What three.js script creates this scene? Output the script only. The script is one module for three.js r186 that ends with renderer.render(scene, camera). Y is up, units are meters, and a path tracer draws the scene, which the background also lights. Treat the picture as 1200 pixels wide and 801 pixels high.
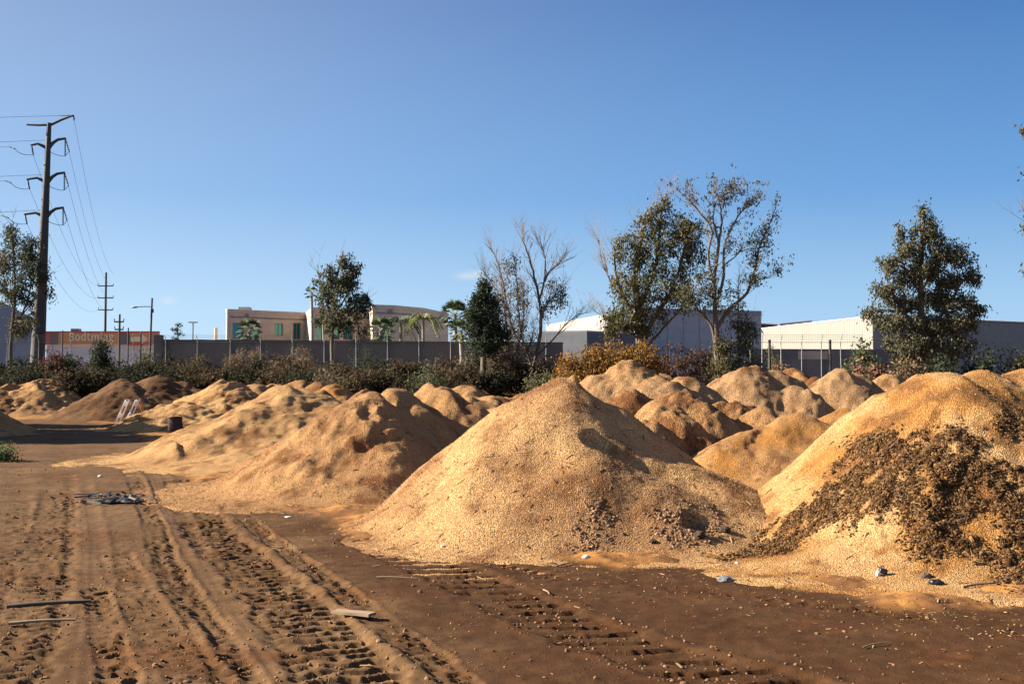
import * as THREE from 'three';
import { mergeGeometries } from 'three/addons/utils/BufferGeometryUtils.js';
import { FontLoader } from 'three/addons/loaders/FontLoader.js';
import { TextGeometry } from 'three/addons/geometries/TextGeometry.js';

// ------------------------------------------------------------------ camera, sky, sun
const V3 = (x, y, z) => new THREE.Vector3(x, y, z);
const R = (d) => d * Math.PI / 180;
const FPX = 1232, CX = 600, CY = 400.5, EYE = 1.7, PITCH = Math.atan(50 / FPX);
const ray = (px, py) => { const a = (px - CX) / FPX, b = (CY - py) / FPX, s = Math.sin(PITCH), c = Math.cos(PITCH); return V3(a, s + b * c, -c + b * s); };
const scene = new THREE.Scene();
const camera = new THREE.PerspectiveCamera(2 * Math.atan(CY / FPX) * 180 / Math.PI, 1200 / 801, 0.1, 3000);
camera.position.set(0, EYE, 0);
camera.lookAt(0, EYE + Math.tan(PITCH), -1);

const SUN_EL = R(28), SUN_BACK = R(4);                 // from the left, a little behind the heaps
const sunDir = V3(-Math.cos(SUN_EL) * Math.cos(SUN_BACK), Math.sin(SUN_EL), -Math.cos(SUN_EL) * Math.sin(SUN_BACK));
{
  const W = 2048, H = 1024, wisps = [[548, 323, 13, 3], [560, 321, 6, 3], [197, 352, 7, 2.5]].map(([px, py, w, h]) => { const r = ray(px, py); return [Math.atan2(r.z, r.x), Math.atan2(r.y, Math.hypot(r.x, r.z)), w / FPX, h / FPX]; }), a = new Float32Array(W * H * 4);
  const stops = [[0, .50, .70, .90], [4, .37, .61, .87], [10, .15, .37, .73], [20, .048, .183, .495], [35, .035, .125, .38], [90, .025, .085, .27]];
  for (let j = 0; j < H; j++) {
    const el = ((j + .5) / H - .5) * Math.PI, e = Math.max(0, el * 180 / Math.PI);
    let k = 0; while (k < stops.length - 2 && e > stops[k + 1][0]) k++;
    const t = (e - stops[k][0]) / (stops[k + 1][0] - stops[k][0]);
    const ce = Math.cos(el), se = Math.sin(el);
    for (let i = 0; i < W; i++) {
      const th = ((i + .5) / W - .5) * 2 * Math.PI;
      const g = Math.acos(Math.max(-1, Math.min(1, ce * Math.cos(th) * sunDir.x + se * sunDir.y + ce * Math.sin(th) * sunDir.z))) * 180 / Math.PI;
      const glow = Math.exp(-Math.pow(g / 74, 3.2));
      const o = (j * W + i) * 4;
      for (let c = 0; c < 3; c++) a[o + c] = stops[k][c + 1] * (1 - t) + stops[k + 1][c + 1] * t + glow * [.33, .32, .26][c]; for (let c = 0; c < 3; c++) a[o + c] /= 3.5;
      for (const [wt, we, ww, wh] of wisps) { const q = ((th - wt) / ww) ** 2 + ((el - we) / wh) ** 2; if (q < 6) { const m = .55 * Math.exp(-q); for (let c = 0; c < 3; c++) a[o + c] = a[o + c] * (1 - m) + m * .9 / 3.5; } }
      a[o + 3] = 1;
    }
  }
  const sky = new THREE.DataTexture(a, W, H, THREE.RGBAFormat, THREE.FloatType);
  sky.mapping = THREE.EquirectangularReflectionMapping; sky.magFilter = THREE.LinearFilter; sky.minFilter = THREE.LinearFilter; sky.needsUpdate = true;
  scene.background = sky; scene.environment = sky;
}
const sun = new THREE.DirectionalLight(new THREE.Color().setRGB(1, .905, .745), 5);
sun.position.copy(sunDir).multiplyScalar(120).add(V3(0, 0, -30)); sun.target.position.set(0, 0, -30);
sun.castShadow = true; sun.shadow.mapSize.set(4096, 4096);
Object.assign(sun.shadow.camera, { left: -90, right: 90, top: 90, bottom: -90, near: 1, far: 300 });
scene.add(sun, sun.target);
const renderer = new THREE.WebGLRenderer({ antialias: true });
renderer.setSize(1024, 683); renderer.toneMapping = THREE.LinearToneMapping; renderer.toneMappingExposure = 3.5;
renderer.shadowMap.enabled = true;

// ------------------------------------------------------------------ helpers
let seed = 7;
const rnd = () => { seed = (seed + 0x6D2B79F5) | 0; let t = Math.imul(seed ^ seed >>> 15, 1 | seed); t = t + Math.imul(t ^ t >>> 7, 61 | t) ^ t; return ((t ^ t >>> 14) >>> 0) / 4294967296; };
const rr = (a, b) => a + (b - a) * rnd();
const gauss = () => rnd() + rnd() + rnd() - 1.5;
const lerp = (a, b, t) => a + (b - a) * t, clamp = (x, a, b) => Math.max(a, Math.min(b, x));
const ss = (a, b, x) => { const t = clamp((x - a) / (b - a), 0, 1); return t * t * (3 - 2 * t); };
const PERM = new Uint8Array(512), GX = new Float32Array(256), GY = new Float32Array(256);
{ const p = [...Array(256).keys()]; for (let i = 255; i > 0; i--) { const j = Math.floor(rnd() * (i + 1)); [p[i], p[j]] = [p[j], p[i]]; } for (let i = 0; i < 512; i++) PERM[i] = p[i & 255]; for (let i = 0; i < 256; i++) { const t = i / 256 * Math.PI * 2; GX[i] = Math.cos(t); GY[i] = Math.sin(t); } }
function pn(x, y, P = 256) {                                        // gradient noise, about -1..1, period P
  const fx = Math.floor(x), fy = Math.floor(y), u = x - fx, v = y - fy;
  const m = (n) => ((n % P) + P) % P & 255, X = m(fx), X1 = m(fx + 1), Y = m(fy), Y1 = m(fy + 1);
  const a = PERM[PERM[X] + Y], b = PERM[PERM[X1] + Y], c = PERM[PERM[X] + Y1], d = PERM[PERM[X1] + Y1];
  const su = u * u * u * (u * (u * 6 - 15) + 10), sv = v * v * v * (v * (v * 6 - 15) + 10);
  return 1.5 * lerp(lerp(GX[a] * u + GY[a] * v, GX[b] * (u - 1) + GY[b] * v, su), lerp(GX[c] * u + GY[c] * (v - 1), GX[d] * (u - 1) + GY[d] * (v - 1), su), sv);
}
const fbm = (x, y, n = 4, P = 256) => { let s = 0, a = .5; for (let i = 0; i < n; i++) { s += a * pn(x + i * 17.3 * (P === 256), y - i * 9.1 * (P === 256), P); x *= 2; y *= 2; P = Math.min(256, P * 2); a *= .5; } return s; };
// a pixel of the photograph and a distance give a place
const D = (px, py, d) => { const r = ray(px, py); return V3(r.x * d / -r.z, EYE + r.y * d / -r.z, -d); };
const G = (px, py, y = 0) => { const r = ray(px, py), t = (y - EYE) / r.y; return V3(r.x * t, y, r.z * t); };

const taken = {};
const numbered = (n) => { const k = taken[n] = (taken[n] ?? -1) + 1; return k ? n + '_' + String(k).padStart(3, '0') : n; };
function thing(name, label, category, pos, group, kind) {
  const o = new THREE.Group(); o.name = numbered(name); o.position.copy(pos ?? V3(0, 0, 0)); scene.add(o);
  o.userData = kind === 'structure' ? { kind, label } : { label, category };
  if (group) o.userData.group = group; if (kind && kind !== 'structure') o.userData.kind = kind;
  return o;
}
function part(root, name, geo, m, kind, label) {                    // geometry comes in world coordinates
  let p = root, off = V3(0, 0, 0); while (p) { off.add(p.position); p = p.parent; }
  geo.translate(-off.x, -off.y, -off.z);
  const o = new THREE.Mesh(geo, m); o.name = name; o.castShadow = o.receiveShadow = true; root.add(o);
  if (kind) o.userData.kind = kind; if (label) o.userData.label = label;
  return o;
}
function single(name, label, category, geo, m, pos, group, kind) {
  geo.translate(-pos.x, -pos.y, -pos.z);
  const o = new THREE.Mesh(geo, m); o.name = numbered(name); o.position.copy(pos); o.castShadow = o.receiveShadow = true; scene.add(o);
  o.userData = kind === 'structure' ? { kind, label } : { label, category }; if (group) o.userData.group = group; if (kind && kind !== 'structure') o.userData.kind = kind;
  return o;
}
function instances(root, name, geo, m, list, cols) {                // list of Matrix4 in world coordinates
  const o = new THREE.InstancedMesh(geo, m, list.length), inv = new THREE.Matrix4().makeTranslation(-root.position.x, -root.position.y, -root.position.z), q = new THREE.Matrix4();
  list.forEach((mm, i) => { o.setMatrixAt(i, q.multiplyMatrices(inv, mm)); if (cols) o.setColorAt(i, cols[i]); });
  o.name = name; o.userData.kind = 'stuff'; o.castShadow = o.receiveShadow = true; root.add(o); return o;
}
const C = (r, g, b) => new THREE.Color().setRGB(r, g, b);
const mixC = (a, b, t) => [lerp(a[0], b[0], t), lerp(a[1], b[1], t), lerp(a[2], b[2], t)];
const box = (w, h, d, x, y, z, ry = 0) => { const g = new THREE.BoxGeometry(w, h, d); if (ry) g.rotateY(ry); g.translate(x, y, z); return g; };
const merge = (a) => mergeGeometries(a.map((g) => g.index ? g.toNonIndexed() : g));
function tube(pts, radii, sides = 6) {                              // tapered tube through points
  const P = [], N = [], U = [], I = []; let up = V3(0, 0, 1);
  for (let i = 0; i < pts.length; i++) {
    const t = pts[Math.min(i + 1, pts.length - 1)].clone().sub(pts[Math.max(i - 1, 0)]).normalize();
    if (Math.abs(t.dot(up)) > .95) up = V3(1, 0, 0);
    const a = up.clone().cross(t).normalize(), b = t.clone().cross(a); up = b.clone();
    const r = Array.isArray(radii) ? lerp(radii[0], radii[1], i / (pts.length - 1)) : radii;
    for (let k = 0; k < sides; k++) { const th = k / sides * 2 * Math.PI, n = a.clone().multiplyScalar(Math.cos(th)).addScaledVector(b, Math.sin(th)); P.push(pts[i].x + n.x * r, pts[i].y + n.y * r, pts[i].z + n.z * r); N.push(n.x, n.y, n.z); U.push(k / sides, i); }
  }
  for (let i = 0; i < pts.length - 1; i++) for (let k = 0; k < sides; k++) { const a = i * sides + k, b = i * sides + (k + 1) % sides; I.push(a, b, a + sides, b, b + sides, a + sides); }
  for (const [s, flip] of [[0, 1], [(pts.length - 1) * sides, 0]]) for (let k = 1; k < sides - 1; k++) flip ? I.push(s, s + k + 1, s + k) : I.push(s, s + k, s + k + 1);
  const g = new THREE.BufferGeometry(); g.setAttribute('position', new THREE.Float32BufferAttribute(P, 3)); g.setAttribute('normal', new THREE.Float32BufferAttribute(N, 3)); g.setAttribute('uv', new THREE.Float32BufferAttribute(U, 2)); g.setIndex(I); return g;
}
const curve = (pts, n) => new THREE.CatmullRomCurve3(pts).getPoints(n);

// ------------------------------------------------------------------ textures and materials
const enc = (v) => { v = clamp(v, 0, 1); return 255 * (v <= .0031308 ? 12.92 * v : 1.055 * Math.pow(v, 1 / 2.4) - .055); };
function tex(N, fill, srgb) {
  const a = new Uint8Array(N * N * 4);
  fill(a);
  const t = new THREE.DataTexture(a, N, N); t.wrapS = t.wrapT = THREE.RepeatWrapping; t.magFilter = THREE.LinearFilter; t.minFilter = THREE.LinearMipmapLinearFilter; t.generateMipmaps = true;
  if (srgb) t.colorSpace = THREE.SRGBColorSpace; t.needsUpdate = true; return t;
}
function chipMaps(N, n, lmin, lmax, lo, hi) {                        // a bed of small flat chips: tone and height
  const tone = new Float32Array(N * N), hgt = new Float32Array(N * N);
  for (let i = 0; i < N * N; i++) { tone[i] = lo; }
  for (let k = 0; k < n; k++) {
    const cx = rnd() * N, cy = rnd() * N, th = rnd() * Math.PI, L = rr(lmin, lmax) / 2, Wd = L * rr(.25, .6), c = Math.cos(th), s = Math.sin(th), tn = rnd() < .08 ? rr(lo * .6, lo) : lerp(lo, hi, Math.pow(rnd(), .7)), h0 = rr(.2, 1), tilt = rr(-.3, .3), w = Math.ceil(L + 1);
    const wt = tn * .93, bl = rr(.85, 1.1);
    for (let dy = -w; dy <= w; dy++) for (let dx = -w; dx <= w; dx++) {
      const u = (dx * c + dy * s) / L, v = (-dx * s + dy * c) / Wd; if (u * u > 1 || v * v > 1) continue;
      const i = (((cy | 0) + dy + N) % N) * N + ((cx | 0) + dx + N) % N, h = h0 + tilt * u + .1 * v;
      if (h > hgt[i]) { hgt[i] = h; tone[i] = lerp(wt, tn, .5 + .5 * u) * bl; }
    }
  }
  const map = tex(N, (a) => { for (let i = 0; i < N * N; i++) { const t = tone[i]; a[i * 4] = enc(t); a[i * 4 + 1] = enc(t * .97); a[i * 4 + 2] = enc(t * .93); a[i * 4 + 3] = 255; } }, true);
  const bump = tex(N, (a) => { for (let i = 0; i < N * N; i++) { a[i * 4] = a[i * 4 + 1] = a[i * 4 + 2] = 255 * clamp(hgt[i], 0, 1); a[i * 4 + 3] = 255; } });
  return { map, bump };
}
const chip = chipMaps(2048, 330000, 3.5, 9, .5, 1.0);                 // one tile is 4 m
const SAWTILE = 4;
const soil = (() => {                                                // one tile is 5 m
  const N = 2048, hg = new Float32Array(N * N), tn = new Float32Array(N * N);
  for (let j = 0; j < N; j++) for (let i = 0; i < N; i++) { const u = i / N, v = j / N, a = fbm(u * 32, v * 32, 5, 32), b = fbm(u * 8 + 3, v * 8, 3, 8); hg[j * N + i] = .45 + .5 * a; tn[j * N + i] = .72 + .28 * a + .22 * b + .14 * (rnd() - .5); }
  for (let k = 0; k < 9000; k++) {                                   // crumbs, grit and fibres
    const cx = rnd() * N | 0, cy = rnd() * N | 0, r = rr(1, 3.5), fib = rnd() < .12, th = rnd() * 6.3, t = fib ? rr(.9, 1.35) : rr(.45, 1.15), L = fib ? rr(6, 16) : r, w = fib ? 1.1 : r, c = Math.cos(th), s = Math.sin(th), m = Math.ceil(L);
    for (let dy = -m; dy <= m; dy++) for (let dx = -m; dx <= m; dx++) { const u = (dx * c + dy * s) / L, v = (-dx * s + dy * c) / w, q = u * u + v * v; if (q > 1) continue; const i = ((cy + dy + N) % N) * N + (cx + dx + N) % N; hg[i] += .35 * Math.sqrt(1 - q); tn[i] = lerp(tn[i], t, .7); }
  }
  return { map: tex(N, (a) => { for (let i = 0; i < N * N; i++) { const t = tn[i]; a[i * 4] = enc(t); a[i * 4 + 1] = enc(t * .98); a[i * 4 + 2] = enc(t * .95); a[i * 4 + 3] = 255; } }, true), bump: tex(N, (a) => { for (let i = 0; i < N * N; i++) { a[i * 4] = a[i * 4 + 1] = a[i * 4 + 2] = 255 * clamp(hg[i], 0, 1); a[i * 4 + 3] = 255; } }) };
})();
const grainMap = (lo, hi, f, n = 5) => tex(512, (a) => { for (let j = 0; j < 512; j++) for (let i = 0; i < 512; i++) { const t = clamp(lerp(lo, hi, .5 + .6 * fbm(i / 512 * f, j / 512 * f, n, f)), 0, 1), o = (j * 512 + i) * 4; a[o] = a[o + 1] = a[o + 2] = enc(t); a[o + 3] = 255; } }, true);
const plaster = grainMap(.72, 1, 8), blotch = grainMap(.55, 1, 4, 6);
const mat = (r, g, b, rough = .9, o = {}) => new THREE.MeshStandardMaterial({ color: C(r, g, b), roughness: rough, ...o });
const M = {
  saw: new THREE.MeshPhysicalMaterial({ specularIntensity: .15, vertexColors: true, map: chip.map, bumpMap: chip.bump, bumpScale: .016, roughness: .95 }),
  sawFar: new THREE.MeshPhysicalMaterial({ specularIntensity: .15, vertexColors: true, map: chip.map, bumpMap: chip.bump, bumpScale: .028, roughness: .95 }),
  soil: new THREE.MeshPhysicalMaterial({ specularIntensity: .15, vertexColors: true, map: soil.map, bumpMap: soil.bump, bumpScale: .012, roughness: .95 }),
  chip: new THREE.MeshPhysicalMaterial({ roughness: .95, specularIntensity: .2 }), clod: new THREE.MeshPhysicalMaterial({ roughness: 1, specularIntensity: .1 }), straw: mat(1, 1, 1, 1),
  leaf: new THREE.MeshPhysicalMaterial({ color: C(1, 1, 1), roughness: 1, specularIntensity: .25, transmission: .3, thickness: 0 }),
  bark: mat(.15, .11, .08, .95, { map: blotch }), palebark: mat(.34, .29, .23, .9, { map: blotch }), twig: mat(.13, .095, .07, .95),
  steel: mat(.055, .05, .045, .75, { map: blotch }), wire: mat(.05, .05, .05, .6), woodpole: mat(.07, .055, .045, .9), galv: mat(.34, .33, .31, .6),
  insul: mat(.06, .05, .05, .35),
  concrete: mat(.17, .135, .115, .95, { map: blotch }), concrete2: mat(.17, .155, .15, .95, { map: blotch }), coping: mat(.13, .10, .085, .95),
  beige: mat(.56, .445, .345, .95, { map: plaster }), beigePanel: mat(.52, .40, .31, .95, { map: plaster }),
  teal: mat(.03, .17, .165, .08, { metalness: .5 }), frame: mat(.22, .2, .18, .6), dark: mat(.03, .03, .03, .8),
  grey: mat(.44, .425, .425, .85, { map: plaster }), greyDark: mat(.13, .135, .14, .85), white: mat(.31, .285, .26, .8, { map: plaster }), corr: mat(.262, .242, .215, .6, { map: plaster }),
  orange: mat(.78, .33, .12, .7, { map: plaster }), cream: mat(.82, .68, .42, .7), red: mat(.5, .09, .07, .7), brownPanel: mat(.17, .13, .12, .8), whitewall: mat(.6, .6, .62, .9, { map: plaster }),
  rust: mat(.055, .024, .017, .85, { map: blotch }), paint: mat(.5, .48, .45, .8), bandPaint: mat(.8, .79, .78, .5), orangePaint: mat(.55, .2, .09, .6), plank: mat(.30, .20, .12, .9, { map: blotch }), darkwood: mat(.07, .05, .038, .95), plastic: mat(.012, .012, .014, .4), stone: mat(.11, .11, .12, .9), pale: mat(.5, .46, .40, .8), navy: mat(.02, .03, .045, .4),
};
console.log('materials');

// ------------------------------------------------------------------ heaps: heights
const smax = (a, b, k) => { const h = clamp(.5 + .5 * (a - b) / k, 0, 1); return lerp(b, a, h) + k * h * (1 - h); };
const heaps = [];
function heapDef(o) {                                                // blobs: [px, py of the top, distance, half width, half depth, turn]
  o.b = o.blobs.map(([px, py, d, rx, rz, rot = 0, y]) => { const p = D(px, py, d); return { x: p.x, z: p.z, h: y ?? p.y, rx, rz: rz ?? rx, c: Math.cos(R(rot)), s: Math.sin(R(rot)) }; });
  o.box = [Math.min(...o.b.map((q) => q.x - 1.25 * Math.max(q.rx, q.rz))), Math.max(...o.b.map((q) => q.x + 1.25 * Math.max(q.rx, q.rz))), Math.min(...o.b.map((q) => q.z - 1.25 * Math.max(q.rx, q.rz))), Math.max(...o.b.map((q) => q.z + 1.25 * Math.max(q.rx, q.rz)))];
  o.dents ??= []; o.tile = o.chips ? SAWTILE : 7; o.lump ??= .09; o.lumpS ??= .8; o.scarp ??= .05; o.fine ??= .02; o.k ??= .07; o.off = heaps.length * 13.7;
  const sc = Math.sqrt(o.b[0].rx / 2.6);
  o.raw = (x, z) => {
    const w = .16 * sc; const xw = x + w * pn(x / (1.1 * sc) + o.off, z / (1.1 * sc)), zw = z + w * pn(x / (1.1 * sc) - 31, z / (1.1 * sc) + o.off);
    let H = 0;
    for (const q of o.b) {
      const dx = xw - q.x, dz = zw - q.z, u = (dx * q.c + dz * q.s) / q.rx, v = (-dx * q.s + dz * q.c) / q.rz, rho2 = u * u + v * v; if (rho2 > 2) continue;
      const k = o.k, c = 1 - (Math.sqrt(rho2 + k * k) - k) / (Math.sqrt(1 + k * k) - k), t = .07, f = c > .6 ? c : t * Math.log(1 + Math.exp(c / t));
      H = smax(H, q.h * f, .1);
    }
    return H;
  };
  o.height = (x, z) => {
    if (x < o.box[0] || x > o.box[1] || z < o.box[2] || z > o.box[3]) return -1;
    let H = o.raw(x, z); const m = ss(.04, .5, H);
    if (H > .02) {
      const L = o.lumpS;
      const a = 1.5 * fbm(x / L + o.off, z / L - o.off, 3), b = 1.3 * fbm(x / (L * .6) - o.off, z / (L * .6) + 5, 4);
      H += m * o.lump * (.75 * a + .25 * (.3 - Math.abs(b)));
      const ph = (x * .9 + z * .35) / (L * 1.3) + 1.1 * pn(x / (L * 1.6) + 7, z / (L * 1.6) + o.off) + .3 * fbm(x / .4, z / .4, 3), fr = ph - Math.floor(ph);
      H += m * o.scarp * ss(-.05, .45, pn(x / (L * 2.1) + o.off, z / (L * 2.1) + 40)) * (fr < .8 ? fr / .8 : (1 - fr) / .2);
      H += o.fine * (.4 + .6 * m) * 1.3 * (fbm(x / .3 + o.off, z / .3, 4));
      for (const d of o.dents) { const vx = d[2] - d[0], vz = d[3] - d[1], t = clamp(((x - d[0]) * vx + (z - d[1]) * vz) / (vx * vx + vz * vz + 1e-6), 0, 1), q = Math.hypot(x - d[0] - vx * t, z - d[1] - vz * t) / d[4]; if (q < 1) H -= d[5] * (d[6] ? (1 - q * q * q) * (1 - .95 * t) : (1 - q * q) * (1 - q * q)); }
      if (o.extra) H += o.extra(x, z, H);
    }
    return H - .045;
  };
  o.hit = (px, py) => { const r = ray(px, py); for (let d = 4; d < 90; d += .02) { const x = r.x * d / -r.z, y = EYE + r.y * d / -r.z; if (y < Math.max(0, o.raw(x, -d))) return V3(x, y, -d); } return G(px, py); };
  heaps.push(o); return o;
}
const heapAt = (x, z) => { let h = -1; for (const o of heaps) { const q = o.height(x, z); if (q > h) h = q; } return h; };

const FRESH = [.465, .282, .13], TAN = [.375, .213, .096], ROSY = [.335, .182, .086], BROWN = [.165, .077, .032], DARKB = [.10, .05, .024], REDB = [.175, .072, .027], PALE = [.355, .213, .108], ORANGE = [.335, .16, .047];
const COMPOST = [.062, .03, .012];

const P1 = heapDef({ name: 'woodchip_heap', label: 'tall smooth tan woodchip heap with a pointed top rising beside the rutted dirt road', blobs: [[652, 438, 13.0, 2.5, 2.65], [668, 437, 12.85, .75, .7], [716, 472, 12.9, 2.1, 2.2], [800, 535, 12.4, 2.0, 1.8], [640, 560, 12.2, 1.6, 1.5], [745, 560, 11.7, 1.9, 1.35], [545, 560, 13.2, 1.1, 1.1]], cell: .022, cols: [FRESH, ROSY, BROWN], mixS: 1.3, lump: .055, scarp: .04, lumpS: .85, fine: .016, k: .08, chips: 55000 });
{ const a = P1.hit(700, 512), b = P1.hit(765, 530), c = P1.hit(850, 575), e = P1.hit(692, 452), g = P1.hit(722, 468), k = P1.hit(815, 608), l = P1.hit(845, 612); P1.dents = [[a.x, a.z, c.x, c.z, .2, .18, 1], [e.x, e.z, g.x, g.z, .28, .32], [k.x, k.z, l.x, l.z, .16, .14, 1]]; }
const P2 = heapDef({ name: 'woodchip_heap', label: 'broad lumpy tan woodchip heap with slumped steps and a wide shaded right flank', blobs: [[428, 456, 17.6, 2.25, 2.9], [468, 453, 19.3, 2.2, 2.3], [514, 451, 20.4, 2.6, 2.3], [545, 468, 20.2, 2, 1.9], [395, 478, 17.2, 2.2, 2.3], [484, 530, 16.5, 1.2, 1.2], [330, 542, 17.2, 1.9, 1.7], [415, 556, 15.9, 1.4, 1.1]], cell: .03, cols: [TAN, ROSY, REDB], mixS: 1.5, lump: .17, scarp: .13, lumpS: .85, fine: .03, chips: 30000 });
const P2b = heapDef({ name: 'woodchip_heap', label: 'long lumpy tan heap sloping down to the road bend, just behind the broad slumped heap', blobs: [[345, 452, 25.5, 3.7, 3.6], [300, 470, 24.5, 3.2, 3], [258, 503, 24.8, 1.8, 1.9], [282, 528, 21.6, 1.8, 1.7]], cell: .04, cols: [FRESH, TAN, BROWN], mixS: 1.8, lump: .17, scarp: .12, lumpS: 1.0, fine: .03, chips: 12000 });
const P3 = heapDef({ name: 'woodchip_heap', label: 'large golden sawdust heap with dark compost clods spilled over its lower front', blobs: [[1105, 430, 11.8, 2.55, 2.9], [1150, 430, 12, 2.6, 2.9], [1205, 427, 12.3, 3.2, 3.3], [1265, 430, 12.3, 3, 3.2], [1330, 440, 12.2, 3.2, 3.2], [1150, 560, 10.4, 1.9, 1.6], [1055, 625, 9.9, 1.5, 1.0]], cell: .024, cols: [FRESH, ORANGE, BROWN], mixS: 1.2, lump: .06, scarp: .05, lumpS: .8, fine: .022, k: .16, chips: 36000 });
const P4 = heapDef({ name: 'woodchip_heap', label: 'low rounded orange sawdust heap between the pointed heap and the compost covered heap', blobs: [[930, 479, 18.6, 2.5, 2.3], [875, 503, 18.2, 1.9, 1.7], [985, 478, 19.6, 2.2, 2]], cell: .035, cols: [ORANGE, TAN, BROWN], mixS: 1.1, lump: .12, scarp: .06, lumpS: .9, fine: .02, chips: 8000 });
const far = (label, blobs, cols, o = {}) => heapDef({ name: 'woodchip_heap', label, blobs, cols, cell: .082, mixS: 1.6, lump: .11, scarp: .05, lumpS: 1.3, fine: .1, k: .18, ...o });
far('brown hummock of crumbly chips tucked right behind the pointed heap', [[786, 479, 19.6, 1.7, 1.6], [760, 490, 18.6, 1.5, 1.4]], [BROWN, TAN, DARKB], { cell: .045, lumpS: .8 });
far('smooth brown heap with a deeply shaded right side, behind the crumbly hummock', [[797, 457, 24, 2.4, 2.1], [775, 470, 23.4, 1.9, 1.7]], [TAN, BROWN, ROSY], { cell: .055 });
far('small dark olive brown mound below the pale double topped heap', [[742, 455, 25, 1.9, 1.7]], [BROWN, TAN, DARKB], { cell: .055, lump: .08, scarp: .03 });
far('flat brown mound in front of the rough pinkish heap', [[858, 469, 25, 2.5, 2.1], [890, 477, 24, 1.8, 1.6]], [TAN, BROWN, ROSY], { cell: .05 });
far('pale double topped sawdust heap below the rust coloured bush', [[772, 440, 29, 3, 2.6], [803, 439, 29.8, 2.6, 2.3]], [PALE, TAN, BROWN], { lump: .08, scarp: .04 });
far('high pale tan heap with a notched crest against the rust coloured bush', [[738, 420, 34.5, 3.3, 3], [703, 437, 34, 2.8, 2.5], [772, 437, 35, 2.5, 2.4]], [PALE, TAN, BROWN], { lump: .14, scarp: .1 });
far('rough pinkish tan heap with a craggy crest below the bare grey warehouse', [[876, 427, 31.5, 3.3, 2.9], [907, 431, 31.5, 2.7, 2.5], [935, 452, 30.5, 2, 2]], [PALE, [.29, .175, .095], BROWN], { lump: .14, scarp: .1, lumpS: 1, fine: .12 });
far('pale dusty heap standing in front of the chain link fence and dry red brush', [[983, 431, 33.5, 2.9, 2.7], [1005, 436, 34, 2.4, 2.3]], [PALE, [.28, .18, .095], BROWN], { lump: .12, scarp: .06, fine: .1 });
far('reddish brown low heap between the pinkish craggy heap and the pale dusty heap', [[930, 430, 39, 2.6, 2.4], [955, 440, 37, 1.8, 1.8]], [REDB, BROWN, TAN], { fine: .08 });
far('low tan ridge at the foot of the dry red brush, beside the compost covered heap', [[1042, 437, 37, 2.6, 2.2], [1075, 437, 38, 2.4, 2]], [TAN, PALE, BROWN]);
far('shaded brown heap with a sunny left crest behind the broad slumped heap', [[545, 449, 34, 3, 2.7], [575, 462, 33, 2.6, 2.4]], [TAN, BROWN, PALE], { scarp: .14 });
far('tan hump with a rounded crest in the hollow left of the pointed heap', [[556, 466, 28, 2.2, 1.9], [590, 474, 27, 1.8, 1.6]], [TAN, PALE, BROWN]);
far('red brown gravelly mound low in the hollow left of the pointed heap', [[600, 487, 24, 1.7, 1.5]], [REDB, BROWN, TAN], { cell: .045 });
far('wide reddish bank of chips in front of the grey scrub, left of the pointed heap', [[628, 458, 38, 3.4, 2.8], [590, 464, 38, 2.6, 2.4]], [REDB, TAN, BROWN]);
far('bright ridge of sawdust running down to the rusty drum', [[264, 447, 42, 3.6, 3.6], [218, 470, 40, 3.2, 2.6], [202, 497, 38.2, 1.3, 1.4]], [FRESH, TAN, BROWN], { scarp: .14 });
far('big dark earthy mound behind the striped barricade', [[178, 441, 53, 4.6, 4.4], [146, 446, 51.5, 3.6, 4], [214, 448, 54, 4.4, 4]], [DARKB, [.17, .10, .055], BROWN], { cell: .11, lump: .22, fine: .08 });
far('sunlit orange heap with a hollowed face at the end of the road', [[46, 446, 59, 4.6, 4], [18, 453, 58, 3.6, 3.6]], [TAN, FRESH, BROWN], { cell: .11, scarp: .35, lumpS: 2 });
far('low orange bank joining the hollowed heap to the dark earthy mound', [[102, 453, 61, 4.2, 3.4], [122, 455, 62, 3, 3]], [TAN, ORANGE, BROWN], { cell: .11 });
far('dusky heap at the far road end, left of the hollowed orange heap', [[-14, 452, 57, 3.6, 3]], [BROWN, TAN, DARKB], { cell: .11 });
far('small pale peak showing above the bright ridge, below the dark hedge', [[212, 445, 64, 3, 2.8], [232, 446, 64, 2.4, 2.4]], [PALE, TAN, BROWN], { cell: .1 });
far('grey brown twin peaks below the beige building, behind the bright ridge', [[258, 444, 60, 2.6, 2.6], [286, 442, 61, 2.6, 2.6]], [PALE, BROWN, TAN], { cell: .11 });
far('sandy crest in front of the twin peaks and right of the bright ridge', [[298, 449, 46, 2.8, 2.6], [322, 449, 47, 2.4, 2.4]], [TAN, FRESH, BROWN], { cell: .09, scarp: .14 });
far('low brown lumpy heap in front of the hedge, below the tall gum tree', [[350, 445, 57, 3, 2.7], [374, 447, 56, 2.6, 2.5]], [BROWN, TAN, REDB], { cell: .11, scarp: .14 });
far('small orange hump peeping out between the lumpy brown heap and the broad slumped heap', [[392, 449, 44, 2.6, 2.3], [375, 455, 40, 2, 2]], [ORANGE, TAN, BROWN], { cell: .09 });
far('roadside heap whose foot reaches into the deep tree shade across the road', [[-98, 440, 38, 3.9, 3.4], [-62, 470, 36, 2.5, 2.3]], [TAN, FRESH, BROWN], { cell: .09 });

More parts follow.
